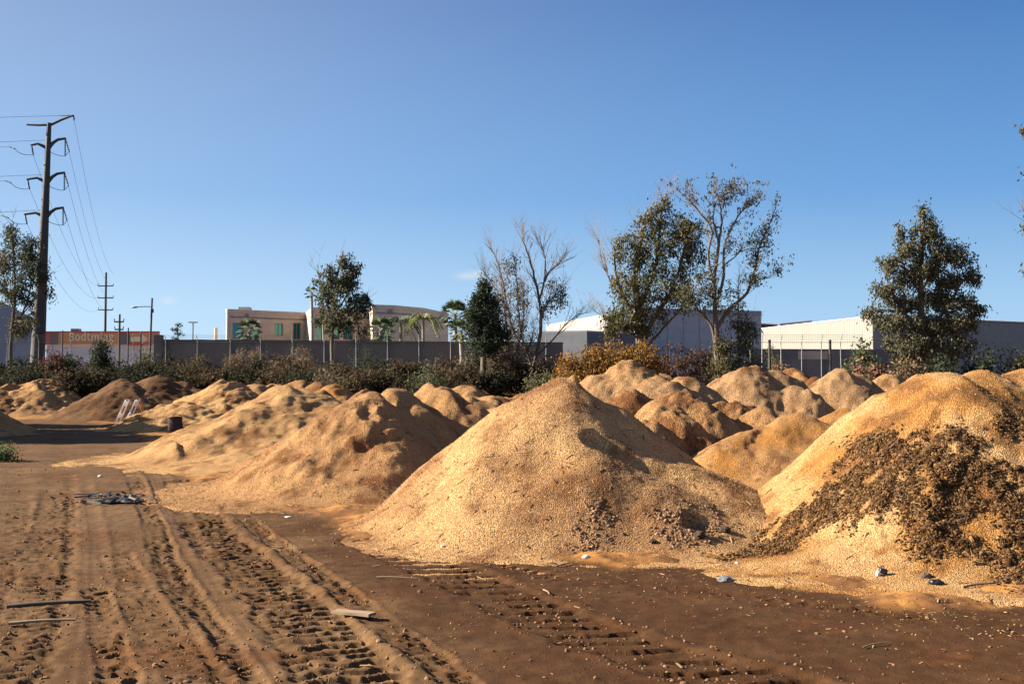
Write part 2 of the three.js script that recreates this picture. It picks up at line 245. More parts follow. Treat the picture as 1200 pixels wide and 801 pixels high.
// compost spilled on the front of the golden heap
const poly = (pts) => pts.map((p) => [p.x, p.z]);
function sdist(pl, x, z) {                                           // positive inside a polygon
  let d = 1e9, ins = false;
  for (let i = 0, j = pl.length - 1; i < pl.length; j = i++) {
    const [ax, az] = pl[j], [bx, bz] = pl[i], vx = bx - ax, vz = bz - az, t = clamp(((x - ax) * vx + (z - az) * vz) / (vx * vx + vz * vz + 1e-9), 0, 1), q = Math.hypot(x - ax - vx * t, z - az - vz * t);
    if (q < d) d = q; if ((bz > z) !== (az > z) && x < (ax - bx) * (z - bz) / (az - bz) + bx) ins = !ins;
  }
  return ins ? d : -d;
}
const compostA = poly([[842, 648], [870, 622], [900, 628], [935, 590], [965, 552], [1010, 516], [1050, 500], [1095, 506], [1140, 492], [1200, 484], [1330, 480], [1330, 700], [1215, 690], [1165, 668], [1120, 640], [1075, 640], [1040, 612], [985, 606], [945, 622], [905, 645]].map(([a, b]) => P3.hit(a, b)));
const compostB = poly([[668, 640], [690, 585], [702, 580], [716, 600], [708, 640]].map(([a, b]) => P1.hit(a, b)));
const compostC = poly([[765, 598], [800, 590], [845, 600], [850, 622], [815, 640], [775, 625]].map(([a, b]) => P1.hit(a, b)));
const compAt = (x, z) => ss(-.22, .26, sdist(compostA, x, z) + .45 * fbm(x / .5, z / .5 + 9, 4)) * ss(-.22, .3, fbm(x / .5 + 4, z / .34 - 7, 4) + .11 + .2 * pn(x / .1, z / .1));
P3.comp = compAt; P3.extra = (x, z) => { const c = compAt(x, z); return c ? c * (.06 * Math.abs(pn(x / .17, z / .17)) + .03 * Math.abs(pn(x / .06, z / .06))) : 0; };
P1.comp = (x, z) => Math.max(.8 * ss(-.1, .1, sdist(compostB, x, z) + .14 * pn(x / .12, z / .12)), .6 * ss(-.1, .1, sdist(compostC, x, z) + .2 * pn(x / .15, z / .15))); P1.compCol = [.19, .11, .062];
P1.extra = (x, z) => { const c = P1.comp(x, z); return c ? c * .035 * Math.abs(pn(x / .08, z / .08)) : 0; };

// ------------------------------------------------------------------ ground
const roadEdge = [[-40, 492], [60, 491], [120, 496], [165, 512], [185, 524], [222, 560], [300, 594], [400, 606], [425, 636], [500, 645], [600, 652], [690, 655], [735, 668], [800, 655], [900, 655], [950, 668], [985, 690], [1060, 712], [1140, 712], [1230, 704]].map(([a, b]) => G(a, b));
const sawPoly = poly([...roadEdge, V3(30, 0, -9), V3(60, 0, -58), V3(-60, 0, -58), V3(-60, 0, -46)]);
const dampPoly = poly([[300, 592], [420, 612], [560, 648], [700, 655], [850, 650], [960, 672], [1230, 712], [1500, 780], [1500, 1100], [700, 1100], [600, 800], [500, 730], [400, 660], [330, 620]].map(([a, b]) => G(a, b)));
const tracks = [
  { w: .52, depth: .05, kind: 'lug', pitch: .15, p: [[72, 515], [70, 560], [62, 620], [48, 680], [20, 760], [-20, 840], [-60, 950]] },
  { w: .42, depth: .03, kind: 'rib', p: [[84, 520], [94, 580], [100, 640], [96, 720], [84, 800], [70, 950]] },
  { w: .28, depth: .06, kind: 'lug', pitch: .13, p: [[136, 525], [156, 560], [178, 610], [196, 660], [224, 710], [258, 760], [300, 840], [350, 950]] },
  { w: .40, depth: .03, kind: 'rib', p: [[160, 525], [186, 560], [208, 610], [230, 660], [266, 720], [312, 800], [380, 920]] },
  { w: .62, depth: .1, kind: 'lug', pitch: .17, tilt: .3, p: [[212, 565], [242, 618], [288, 662], [338, 712], [392, 772], [440, 840], [500, 950]] },
  { w: .24, depth: .055, kind: 'lug', pitch: .12, p: [[270, 590], [330, 642], [395, 692], [450, 737], [510, 778], [590, 850], [680, 950]] },
  { w: .66, depth: .085, kind: 'bar', pitch: .25, tilt: .12, p: [[430, 632], [520, 668], [600, 704], [690, 742], [790, 774], [900, 802], [1020, 850], [1200, 950]] },
  { w: .3, depth: .03, kind: 'lug', pitch: .13, p: [[470, 640], [560, 658], [700, 684], [830, 694], [950, 708], [1080, 726], [1230, 752], [1500, 800]] },
  { w: .22, depth: .065, kind: 'lug', pitch: .16, p: [[112, 690], [122, 730], [130, 765], [142, 801], [165, 870], [190, 950]] },
  { w: .34, depth: .034, kind: 'lug', pitch: .09, p: [[135, 650], [160, 700], [195, 750], [242, 805], [290, 870], [340, 950]] },
  { w: .44, depth: .026, kind: 'rib', p: [[205, 640], [236, 692], [288, 746], [342, 805], [410, 880], [480, 950]] },
  { w: .5, depth: .025, kind: 'lug', pitch: .2, p: [[20, 540], [14, 600], [-10, 660], [-60, 760]] },
].map((t, i) => {
  const c = curve(t.p.map(([a, b]) => { const g = G(a, b); return V3(g.x, 0, g.z); }), 90); let s = 0;
  t.pts = c; t.s = c.map((q, k) => (k ? s += q.distanceTo(c[k - 1]) : 0)); t.off = i * 7.7;
  t.zr = [Math.min(...c.map((q) => q.z)) - .6, Math.max(...c.map((q) => q.z)) + .6]; t.xr = [Math.min(...c.map((q) => q.x)) - .6, Math.max(...c.map((q) => q.x)) + .6]; return t;
});
function trackAt(x, z) {                                             // [height, how churned]
  let h = 0, ch = 0, sm = 0;
  for (const t of tracks) {
    if (z < t.zr[0] || z > t.zr[1] || x < t.xr[0] || x > t.xr[1]) continue;
    let best = 9, bs = 0, side = 0; const P = t.pts;
    for (let i = 0; i < P.length - 1; i++) {
      const a = P[i], b = P[i + 1]; if (Math.min(a.z, b.z) > z + .7 || Math.max(a.z, b.z) < z - .7) continue;
      const vx = b.x - a.x, vz = b.z - a.z, u = clamp(((x - a.x) * vx + (z - a.z) * vz) / (vx * vx + vz * vz), 0, 1), ex = x - a.x - vx * u, ez = z - a.z - vz * u, q = Math.hypot(ex, ez);
      if (q < best) { best = q; bs = lerp(t.s[i], t.s[i + 1], u); side = Math.sign(vx * ez - vz * ex); }
    }
    const w2 = t.w / 2, dep = t.depth * .74; if (best > w2 * 1.6) continue;
    const wob = 1 + .18 * pn(bs / .35, t.off), u = best / w2 * wob, on = .35 + .65 * ss(-.25, .12, pn(bs / 1.7 + t.off, t.off * 3) + .25);
    const inside = 1 - ss(.82, 1.05, u), berm = Math.exp(-Math.pow((u - 1.15) / .16, 2));
    if (t.kind === 'rib') { h += (-dep * .6 * inside * (.62 - .38 * ss(.55, .85, Math.cos(u * side * 8.5 + 1))) + .009 * berm) * (.6 + .4 * on); sm = Math.max(sm, inside); continue; }
    const us = u * side, along = (z + (t.tilt ?? .18) * x) / t.pitch + (t.kind === 'bar' ? .15 : .4) * pn(bs / .3, us * 1.5 + t.off) + .08 * pn(x / .05, z / .05), fr = along - Math.floor(along);
    const rough = .5 + .5 * pn(x / .16 + t.off, z / .16), one = .35 + .65 * ss(.7, -.5, us * (t.flip ?? 1) + .5 * pn(bs / .5, t.off + 20));
    const slot = ss(.04, .12, fr) * (1 - ss(t.kind === 'bar' ? .26 : .42, t.kind === 'bar' ? .36 : .56, fr)) * (t.kind === 'bar' ? ss(-.35, .1, pn(Math.floor(along) * 7.3, t.off) + .55) : ss(-.4, .15, pn(x / .11, Math.floor(along) * 3.1) + .2));
    h += on * (inside * (-dep * .25 - dep * 1.35 * slot * one * (.7 + .4 * rough)) + berm * dep * .35 * rough * one); ch = Math.max(ch, on * Math.max(inside, berm));
  }
  return [h, ch, sm];
}
const bank = (z) => 1.5 * ss(-56, -63, z);
function groundAt(x, z, full) {
  let y = .03 * pn(x / 2.7, z / 2.7) + .009 * pn(x / .7 + 5, z / .7) + bank(z), ch = 0, sw = 0, sm = 1;
  if (z > -60) { sw = ss(-.2, .12, sdist(sawPoly, x, z) + .35 * fbm(x / .9, z / .9 + 3, 3)); }
  if (z > -36) { const [h, c, s] = trackAt(x, z); y += h * (1 - sw); ch = c * (1 - sw); sm = 1 - .75 * s; }
  if (z > -22) { y += sm * .005 * pn(x / .15, z / .15) + sm * (.003 + .005 * ch) * pn(x / .075 + 3, z / .075); }
  if (sw) { y += sw * (.03 + .05 * pn(x / .5, z / .5 + 9) + (z < -15 ? .09 * pn(x / 1.4, z / 1.4) : 0) + .012 * pn(x / .11, z / .11)); }
  return full ? [y, sw, ch] : y;
}
const place = (px, py) => { const r = ray(px, py); for (let d = 4; d < 90; d += .015) { const x = r.x * d / -r.z, y = EYE + r.y * d / -r.z; if (y < .6 && y < Math.max(groundAt(x, -d), heapAt(x, -d))) return V3(x, y, -d); } return G(px, py); };
const surf = (x, z) => Math.max(groundAt(x, z), heapAt(x, z));
{
  const xs = [], zs = []; let v = 0, st;
  const half = []; v = 0; st = .027; while (v < 700) { half.push(v); v += st; if (v > 6.4) st *= 1.045; }
  for (let i = half.length - 1; i > 0; i--) xs.push(-half[i]); xs.push(...half);
  v = -12; while (v < 2) { zs.push(-v); v += 1; } zs.length = 0;
  zs.push(30, 20, 12, 6, 3, 1, -1, -2, -3); v = 3.6; st = .02; while (v < 60) { zs.push(-v); v += Math.max(.02, v * .0036); } while (v < 2500) { zs.push(-v); v *= 1.08; }
  const nx = xs.length, nz = zs.length, P = new Float32Array(nx * nz * 3), CL = new Float32Array(nx * nz * 3), U = new Float32Array(nx * nz * 2), I = new Uint32Array((nx - 1) * (nz - 1) * 6);
  const S1 = [.086, .0455, .0208], S2 = [.112, .0635, .0308], SD = [.046, .0195, .0078], SR = [.078, .031, .011], GREYB = [.052, .0245, .0105];
  for (let j = 0; j < nz; j++) for (let i = 0; i < nx; i++) {
    const x = xs[i], z = zs[j], k = j * nx + i, [y, sw, ch] = groundAt(x, z, true);
    P.set([x, y, z], k * 3); U.set([x / 5, z / 5], k * 2);
    const n1 = fbm(x / 2.2, z / 2.2, 4), n2 = fbm(x / .5 + 30, z / .5, 3);
    let c = mixC(S1, S2, ss(-.35, .45, n1 + .4 * n2));
    c = mixC(c, SR, .6 * ss(.05, .4, fbm(x / 1.3 + 50, z / .9, 3)));
    if (z > -40) { const dm = ss(-.45, .35, sdist(dampPoly, x, z) + .8 * fbm(x / 1.1 + 9, z / 1.1, 4)); c = mixC(c, mixC(SD, GREYB, ss(-.1, .3, n2)), dm * .85); }
    if (sw) c = mixC(c, mixC(ORANGE, BROWN, ss(-.3, .35, n2 + .5 * n1 + .05)), sw * .9);
    if (z > -14 && x > 2) { const q = ss(.1, .35, fbm(x / .6 + 60, z / .35, 4) + .06 * (x - 4.5)); c = mixC(c, SR, q * .7 * (1 - sw)); }
    CL.set([c[0] / .75, c[1] / .75, c[2] / .75], k * 3);
  }
  let q = 0; for (let j = 0; j < nz - 1; j++) for (let i = 0; i < nx - 1; i++) { const a = j * nx + i; I.set([a, a + 1, a + nx, a + 1, a + nx + 1, a + nx], q); q += 6; }
  const g = new THREE.BufferGeometry(); g.setAttribute('position', new THREE.BufferAttribute(P, 3)); g.setAttribute('color', new THREE.BufferAttribute(CL, 3)); g.setAttribute('uv', new THREE.BufferAttribute(U, 2)); g.setIndex(new THREE.BufferAttribute(I, 1)); g.computeVertexNormals();
  console.log('ground', nx, nz, nx * nz * 2);
  var ground = single('ground', 'brown dirt yard with lugged tyre tracks', 'ground', g, M.soil, V3(0, 0, 0), null, 'structure');
}

// ------------------------------------------------------------------ heaps: meshes
const chipGeo = new THREE.BoxGeometry(1, .22, .4), X = V3(1, 0, 0), UP = V3(0, 1, 0);
const clodGeo = (() => { const g = new THREE.IcosahedronGeometry(1, 1), p = g.attributes.position; for (let i = 0; i < p.count; i++) { const k = 1 + .35 * pn(p.getX(i) * 2.3 + p.getZ(i), p.getY(i) * 2.3 - p.getZ(i)); p.setXYZ(i, p.getX(i) * k, p.getY(i) * k * .75, p.getZ(i) * k); } g.computeVertexNormals(); return g; })();
function lay(x, y, z, nrm, scale, tilt) {
  const q = new THREE.Quaternion().setFromUnitVectors(UP, nrm).multiply(new THREE.Quaternion().setFromEuler(new THREE.Euler(gauss() * tilt, rnd() * 6.283, gauss() * tilt)));
  return new THREE.Matrix4().compose(V3(x, y, z), q, scale);
}
const nrmAt = (o, x, z, e = .05) => V3(o.height(x - e, z) - o.height(x + e, z), 2 * e, o.height(x, z - e) - o.height(x, z + e)).normalize();
let heapTris = 0;
for (const o of heaps) {
  const s = o.cell, nx = Math.ceil((o.box[1] - o.box[0]) / s), nz = Math.ceil((o.box[3] - o.box[2]) / s), id = new Int32Array((nx + 1) * (nz + 1)).fill(-1), Y = new Float32Array((nx + 1) * (nz + 1)), P = [], CL = [], U = [], I = [];
  for (let j = 0; j <= nz; j++) for (let i = 0; i <= nx; i++) Y[j * (nx + 1) + i] = o.height(o.box[0] + i * s, o.box[2] + j * s);
  const vert = (i, j) => {
    const k = j * (nx + 1) + i; if (id[k] >= 0) return id[k];
    const x = o.box[0] + i * s, z = o.box[2] + j * s; id[k] = P.length / 3; P.push(x, Y[k], z); U.push(x / o.tile + o.off, z / o.tile);
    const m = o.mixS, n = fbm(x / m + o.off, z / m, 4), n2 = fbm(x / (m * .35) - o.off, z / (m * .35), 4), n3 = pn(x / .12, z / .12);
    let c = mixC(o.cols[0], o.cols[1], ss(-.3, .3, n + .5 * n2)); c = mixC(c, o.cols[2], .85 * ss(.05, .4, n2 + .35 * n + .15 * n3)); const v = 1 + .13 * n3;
    if (o.comp) { const q = o.comp(x, z); if (q) c = mixC(c, o.compCol ?? mixC(COMPOST, [.11, .06, .027], ss(-.3, .4, n3)), q * .95); }
    CL.push(c[0] * v / .64, c[1] * v / .64, c[2] * v / .64); return id[k];
  };
  const lim = -.12;
  for (let j = 0; j < nz; j++) for (let i = 0; i < nx; i++) {
    const a = j * (nx + 1) + i; if (Y[a] < lim && Y[a + 1] < lim && Y[a + nx + 1] < lim && Y[a + nx + 2] < lim) continue;
    if (Math.max(Y[a], Y[a + 1], Y[a + nx + 1], Y[a + nx + 2]) < -.03) continue;
    const A = vert(i, j), B = vert(i + 1, j), E = vert(i, j + 1), F = vert(i + 1, j + 1); I.push(A, E, B, B, E, F);
  }
  heapTris += I.length / 3;
  const g = new THREE.BufferGeometry(); g.setAttribute('position', new THREE.Float32BufferAttribute(P, 3)); g.setAttribute('color', new THREE.Float32BufferAttribute(CL, 3)); g.setAttribute('uv', new THREE.Float32BufferAttribute(U, 2)); g.setIndex(I); g.computeVertexNormals();
  const root = single(o.name, o.label, 'woodchip heap', g, o.chips ? M.saw : M.sawFar, V3(o.b[0].x, 0, o.b[0].z), 'woodchip heaps in the yard'); o.mesh = root;
  if (o.chips) {
    const L = [], K = []; let tries = 0;
    while (L.length < o.chips && tries++ < o.chips * 4) {
      const x = rr(o.box[0], o.box[1]), z = rr(o.box[2], o.box[3]), y = o.height(x, z); if (y < groundAt(x, z) - .005) continue;
      if (o.comp && rnd() < o.comp(x, z)) continue;
      const n = nrmAt(o, x, z), sz = rr(.006, .015) * (rnd() < .05 ? 1.8 : 1) * (o.cell > .028 ? 1.4 : 1);
      L.push(lay(x, y + .002, z, n, V3(sz, sz * rr(.6, 1.2), sz * rr(.6, 1.3)), .38));
      const c = mixC(mixC(o.cols[0], o.cols[1], rnd()), rnd() < .2 ? o.cols[2] : PALE, rr(0, .4)), v = rr(.75, 1.1); K.push(C(c[0] * v, c[1] * v, c[2] * v));
    }
    instances(root, 'loose_chips', chipGeo, M.chip, L, K);
    const B = [], BK = []; for (let t = 0; t < o.chips / 45; t++) { const x = rr(o.box[0], o.box[1]), z = rr(o.box[2], o.box[3]), y = o.height(x, z); if (y < groundAt(x, z)) continue; const l = rr(.03, .11); B.push(lay(x, y + .004, z, nrmAt(o, x, z), V3(l, rr(.01, .03), rr(.008, .03)), .3)); const v = rr(.5, 1.5), c = rnd() < .55 ? DARKB : PALE; BK.push(C(c[0] * v, c[1] * v, c[2] * v)); }
    instances(root, 'bark_strips', chipGeo, M.chip, B, BK);
  }
}
console.log('heaps', heaps.length, heapTris);
{ // compost clods and straw on the golden heap, crumbly crust on the pointed heap
  for (const [o, n, big, cols] of [[P3, 80000, .36, [[.05, .0245, .0105], [.085, .043, .018], [.03, .0155, .007], [.17, .09, .037]]], [P1, 3600, .5, [[.21, .12, .068], [.15, .085, .048], [.27, .16, .095]]]]) {
    const L = [], K = [], S = [], SK = []; let t = 0;
    while (L.length < n && t++ < n * 30) {
      const x = rr(Math.max(o.box[0], o === P3 ? 1.8 : o.box[0]), Math.min(o.box[1], 6.8)), z = rr(-12.8, -8.2), cp = o.comp(x, z); if (cp < .03 || rnd() > Math.pow(cp, 1.4)) continue;
      const y = Math.max(o.height(x, z), groundAt(x, z)), sz = .007 * Math.exp(1.5 * Math.pow(rnd(), 1.6)) * big * 1.3 * (rnd() < .012 ? rr(1.5, 2.4) : 1), nn = nrmAt(o, x, z);
      L.push(lay(x, y + sz * .2, z, nn, V3(sz * rr(.8, 1.5), sz * rr(.7, 1.1), sz * rr(.7, 1.3)), .8)); const c = cols[Math.floor(rnd() * cols.length)], v = rr(.7, 1.3); K.push(C(c[0] * v, c[1] * v, c[2] * v));
      if (o === P3 && rnd() < .014) { const l = rr(.03, .13); S.push(lay(x, y + .012, z, nn, V3(l, rr(.002, .004), rr(.002, .005)), .5)); const w = rr(.5, 1); SK.push(C(.26 * w, .175 * w, .095 * w)); }
    }
    instances(o.mesh, o === P3 ? 'compost_clods' : 'crust_crumbs', clodGeo, M.clod, L, K);
    if (S.length) instances(o.mesh, 'straw_stalks', new THREE.BoxGeometry(1, 1, 1), M.straw, S, SK);
  }
  // loose crumbs, chips and splinters on the ground
  const L = [], K = [], W = [], WK = []; let t = 0;
  while (L.length < 5000 && t++ < 160000) {
    const z = -4 - 24 * Math.pow(rnd(), 1.7), x = rr(-.55, .55) * -z, [y, sw, ch] = groundAt(x, z, true); if (rnd() > .1 + ch * .9 || rnd() < sw) continue;
    const sz = rr(.003, .011) * (rnd() < .06 ? 1.8 : 1); L.push(lay(x, y + sz * .2, z, UP, V3(sz * rr(.8, 1.5), sz, sz * rr(.8, 1.4)), .6)); const v = rr(.6, 1.25); K.push(C(.20 * v, .11 * v, .06 * v));
  }
  instances(ground, 'soil_crumbs', clodGeo, M.clod, L, K);
  for (t = 0; t < 200000 && W.length < 5500; t++) {
    const z = -4 - 16 * Math.pow(rnd(), 1.3), x = rr(-.55, .55) * -z, [y, sw] = groundAt(x, z, true); if (heapAt(x, z) > y) continue;
    const near = Math.exp(-Math.max(0, -sdist(sawPoly, x, z)) / .45), right = ss(.2, .5, fbm(x / .6 + 60, z / .35, 4) + .06 * (x - 4)); if (rnd() > .035 + .75 * near + .4 * right) continue;
    const sz = .008 * Math.exp(1.4 * rnd()) * (rnd() < .03 ? 2.5 : 1); W.push(lay(x, y + .003, z, UP, V3(sz, sz * .25, sz * rr(.3, .6)), .25)); const v = rr(.55, 1.1); WK.push(C(.46 * v, .28 * v, .13 * v));
  }
  instances(ground, 'wood_splinters', chipGeo, M.chip, W, WK);
}
console.log('scatter');

// ------------------------------------------------------------------ trees, shrubs, palms
const leafGeo = (() => { const g = new THREE.BufferGeometry(); g.setAttribute('position', new THREE.Float32BufferAttribute([0, 0, 0, .23, .04, .45, -.23, .04, .45, 0, -.06, 1], 3)); g.setAttribute('uv', new THREE.Float32BufferAttribute([.5, 0, 1, .5, 0, .5, .5, 1], 2)); g.setIndex([0, 1, 2, 1, 3, 2]); g.computeVertexNormals(); return g; })();
function leafAt(L, K, p, size, cols, droop) {
  const e = new THREE.Euler(droop ? rr(.3, 1.5) : rr(-1.3, 1.3), rnd() * 6.283, rr(-1, 1), 'YXZ');
  L.push(new THREE.Matrix4().compose(p, new THREE.Quaternion().setFromEuler(e), V3(size * rr(.7, 1.3), size, size * rr(.7, 1.3))));
  const c = cols[Math.floor(rnd() * cols.length)], v = rr(.7, 1.25); K.push(C(c[0] * v, c[1] * v, c[2] * v));
}
function twigsFrom(out, p, dir, len, r, depth, ends) {
  const pts = [p.clone()], d = dir.clone(); let q = p.clone();
  for (let i = 0; i < 4; i++) { d.add(V3(gauss() * .22, .06 + gauss() * .15, gauss() * .22)).normalize(); q = q.clone().addScaledVector(d, len / 4); pts.push(q); }
  out.push(tube(pts, [r, r * .4], 3)); ends.push(q);
  if (depth > 0) for (let k = 0; k < 3; k++) { const i = 1 + Math.floor(rnd() * 3.99); twigsFrom(out, pts[i], d.clone().add(V3(gauss() * .9, gauss() * .5 + .2, gauss() * .9)).normalize(), len * rr(.4, .7), r * .55, depth - 1, ends); }
}
/* limbs: [[points as px,py,(depth offset)], r0, r1]; clumps: [px, py, half width px, half height px, leaves]; bare: how many dry twigs */
function tree(o) {
  const m = o.d / FPX, base = D(o.base[0], o.base[1], o.d); base.y = Math.max(0, bank(-o.d)) - .1;
  const root = thing('tree', o.label, 'tree', base, o.group); root.name = numbered(o.name ?? 'gum_tree');
  const nodes = [];
  o.limbs.forEach(([pts, r0, r1], i) => {
    const P = pts.map(([x, y, dz = 0], k) => { const p = D(x, y, o.d + dz); if (i === 0 && k === 0) p.y = base.y; return p; });
    const c = curve(P, Math.max(8, P.length * 5)).map((p, k, a) => p.add(V3(gauss() * .03, 0, gauss() * .03).multiplyScalar(k && k < a.length - 1 ? 1 : 0)));
    part(root, i === 0 ? 'trunk' : 'branch', tube(c, [r0, r1], 7), o.bark ?? M.bark); c.forEach((p, k) => k > c.length * .25 && nodes.push({ p, t: c[Math.min(k + 1, c.length - 1)].clone().sub(c[k - 1]).normalize(), r: lerp(r0, r1, k / c.length) }));
  });
  const tw = [], ends = [], L = [], K = [];
  for (let i = 0; i < (o.bare ?? 0); i++) { const n = nodes[Math.floor(rnd() * nodes.length)]; twigsFrom(tw, n.p, n.t.clone().add(V3(gauss() * 1.1, gauss() * .5 + .25, gauss() * 1.1)).normalize(), rr(.7, 1.5) * (o.twigLen ?? 1), Math.min(n.r * .6, .022), o.twigDepth ?? 1, ends); }
  for (const [cx, cy, rx, ry, n] of o.clumps) {
    const cz = o.d + gauss() * rx * m * .5, per = Math.round((o.per ?? 60) * .6), subs = Math.max(1, Math.round(n * 1.3 / per));
    for (let s = 0; s < subs; s++) {
      let u, v, w; do { u = rr(-1, 1); v = rr(-1, 1); w = rr(-1, 1); } while (u * u + v * v + w * w > 1);
      const c = D(cx + u * rx, cy + v * ry, cz + w * rx * m), sr = rr(.16, .5) * (o.sub ?? 1), el = o.flat ? .6 : rr(.8, 1.9);
      let bn = nodes[0], bd = 1e9; for (const q of nodes) { const d = q.p.distanceTo(c) + (q.p.y > c.y ? .6 : 0); if (d < bd) { bd = d; bn = q; } }
      if (bn) { const mid = bn.p.clone().lerp(c, .5).add(V3(gauss() * .15, .1, gauss() * .15)); tw.push(tube([bn.p, mid, c], [Math.min(.03, bn.r * .7), .006], 3)); }
      for (let k = 0; k < per; k++) { const p = V3(c.x + gauss() * sr * 1.2, c.y + gauss() * sr * 1.2 * el, c.z + gauss() * sr * 1.2); leafAt(L, K, p, (o.leaf ?? .2) * .95, o.cols, o.droop ?? true); }
    }
  }
  for (const e of ends) if (rnd() < (o.tipLeaves ?? 0)) for (let k = 0; k < 5; k++) leafAt(L, K, e.clone().add(V3(gauss() * .15, gauss() * .15, gauss() * .15)), o.leaf ?? .2, o.cols, true);
  if (tw.length) part(root, 'twigs', merge(tw), o.twigM ?? M.twig, 'stuff');
  if (L.length) instances(root, 'crown', leafGeo, M.leaf, L, K);
  return root;
}
const GUM = [[.08, .09, .045], [.10, .10, .05], [.06, .068, .038], [.115, .10, .055]], OLIVE = [[.125, .115, .042], [.095, .095, .038], [.15, .12, .055], [.075, .08, .035]], DARKG = [[.035, .05, .028], [.05, .06, .03], [.03, .04, .025]], DRY = [[.19, .12, .06], [.14, .09, .05], [.22, .15, .08]], RUSTB = [[.24, .125, .027], [.29, .16, .036], [.16, .08, .02]];

tree({ name: 'gum_tree', label: 'tall slim gum tree with drooping dark leaves before the beige building', d: 76, base: [390, 430], cols: GUM, leaf: .24, limbs: [[[[389, 432], [389, 400], [389, 370], [391, 345], [398, 310], [402, 294]], .16, .04], [[[389, 378], [381, 350], [374, 325], [372, 310]], .07, .02], [[[390, 370], [404, 350], [414, 330], [412, 315]], .07, .02], [[[389, 385], [405, 372], [424, 358], [430, 350]], .06, .02]], clumps: [[402, 302, 8, 11, 340], [410, 322, 15, 18, 884], [380, 325, 13, 18, 680], [396, 340, 20, 16, 884], [420, 358, 14, 14, 748], [393, 368, 28, 16, 1020], [378, 352, 12, 14, 340], [430, 352, 6, 9, 170], [405, 385, 26, 14, 544]], bare: 24, sub: .7 });
tree({ name: 'gum_tree', label: 'broad leafy gum tree with dry bare shoots, rooted behind the rust coloured bush', d: 62, base: [755, 432], cols: OLIVE, leaf: .2, limbs: [[[[755, 440], [752, 400], [748, 360], [745, 320], [752, 280], [760, 250]], .3, .06], [[[753, 395], [768, 372], [785, 345], [798, 310], [805, 275]], .16, .03], [[[752, 385], [735, 355], [722, 320], [720, 290]], .14, .03], [[[750, 360], [765, 325], [772, 280], [776, 245], [780, 232]], .11, .02], [[[752, 400], [732, 385], [712, 375], [698, 365]], .07, .015], [[[740, 360], [716, 330], [704, 300], [702, 280]], .06, .012], [[[756, 410], [786, 375], [800, 362]], .09, .03]], clumps: [[778, 240, 10, 10, 310], [762, 260, 18, 18, 744], [800, 275, 26, 24, 1612], [738, 290, 20, 26, 930], [770, 300, 26, 26, 1364], [812, 305, 18, 22, 806], [740, 335, 26, 24, 1364], [782, 335, 30, 22, 1364], [735, 370, 24, 18, 1178], [715, 380, 12, 10, 310], [760, 365, 24, 18, 744], [800, 350, 22, 14, 496], [755, 385, 16, 12, 372]], bare: 150, twigDepth: 2, twigLen: 1, per: 40, sub: .8, twigM: mat(.2, .15, .105, .95) });
tree({ name: 'gum_tree', label: 'sparse gum tree with long bare arching branches before the grey warehouse', d: 60, base: [842, 438], cols: GUM, leaf: .17, twigM: mat(.17, .12, .10, .95), limbs: [[[[842, 440], [840, 410], [839, 380], [838, 350], [838, 320], [843, 285], [846, 255], [843, 235]], .2, .03], [[[839, 358], [848, 325], [849, 290], [858, 265], [872, 245], [880, 240]], .1, .015], [[[840, 385], [855, 362], [874, 345], [884, 320], [890, 290], [901, 265], [909, 244]], .12, .015], [[[838, 400], [833, 380], [818, 362], [810, 350]], .1, .04], [[[838, 335], [830, 300], [834, 268], [821, 250], [806, 232], [799, 228]], .08, .015], [[[842, 285], [836, 255], [841, 234], [855, 226], [861, 227]], .05, .012], [[[849, 310], [862, 300], [872, 285]], .05, .012], [[[878, 335], [890, 328], [902, 325]], .04, .01]], clumps: [[882, 292, 10, 18, 260], [886, 325, 14, 10, 150], [830, 330, 14, 20, 400], [900, 285, 9, 14, 140], [862, 285, 12, 12, 110], [850, 230, 12, 6, 130], [815, 345, 22, 16, 600], [878, 238, 6, 8, 60], [908, 255, 4, 10, 60], [850, 355, 20, 12, 200]], bare: 120, twigDepth: 2, twigLen: .85, tipLeaves: .3, per: 22, sub: .8 });
tree({ name: 'young_gum_tree', label: 'thin dark young gum standing close to the corner of the grey warehouse', d: 61, base: [865, 438], cols: GUM, leaf: .18, limbs: [[[[866, 440], [866, 410], [865, 370], [866, 322]], .09, .015], [[[866, 405], [872, 390], [880, 380]], .04, .01]], clumps: [[864, 370, 14, 22, 300], [878, 390, 12, 12, 350], [858, 340, 10, 14, 100], [872, 405, 10, 14, 400]], bare: 30, per: 30, sub: .7 });
tree({ name: 'half_dead_tree', label: 'half dead pale trunked tree with upswept bare branches beside the dark conifer', d: 64, base: [622, 452], cols: [[.10, .095, .06], [.13, .11, .07]], leaf: .17, bark: M.bark, limbs: [[[[621, 455], [626, 425], [632, 400], [634, 370], [631, 345], [624, 315], [616, 290], [612, 280]], .15, .03], [[[634, 375], [642, 355], [652, 345], [660, 335]], .05, .012], [[[633, 350], [638, 330], [644, 318], [654, 310], [660, 300]], .07, .012], [[[638, 330], [639, 305], [634, 285], [632, 276]], .05, .012], [[[630, 415], [648, 398], [665, 378], [680, 368], [690, 366]], .06, .01], [[[628, 420], [605, 395], [595, 360], [588, 325], [580, 300], [574, 290]], .08, .012], [[[624, 430], [612, 395], [607, 355], [605, 320], [602, 296]], .08, .012], [[[600, 370], [585, 345], [570, 322], [562, 314]], .05, .01]], clumps: [[648, 335, 12, 8, 170], [658, 348, 7, 10, 150], [640, 365, 10, 12, 130], [600, 310, 12, 16, 200], [592, 345, 20, 24, 450], [600, 385, 18, 22, 500], [650, 355, 12, 10, 160], [612, 350, 10, 22, 250]], bare: 170, twigDepth: 2, twigLen: .8, per: 24, sub: .8 });
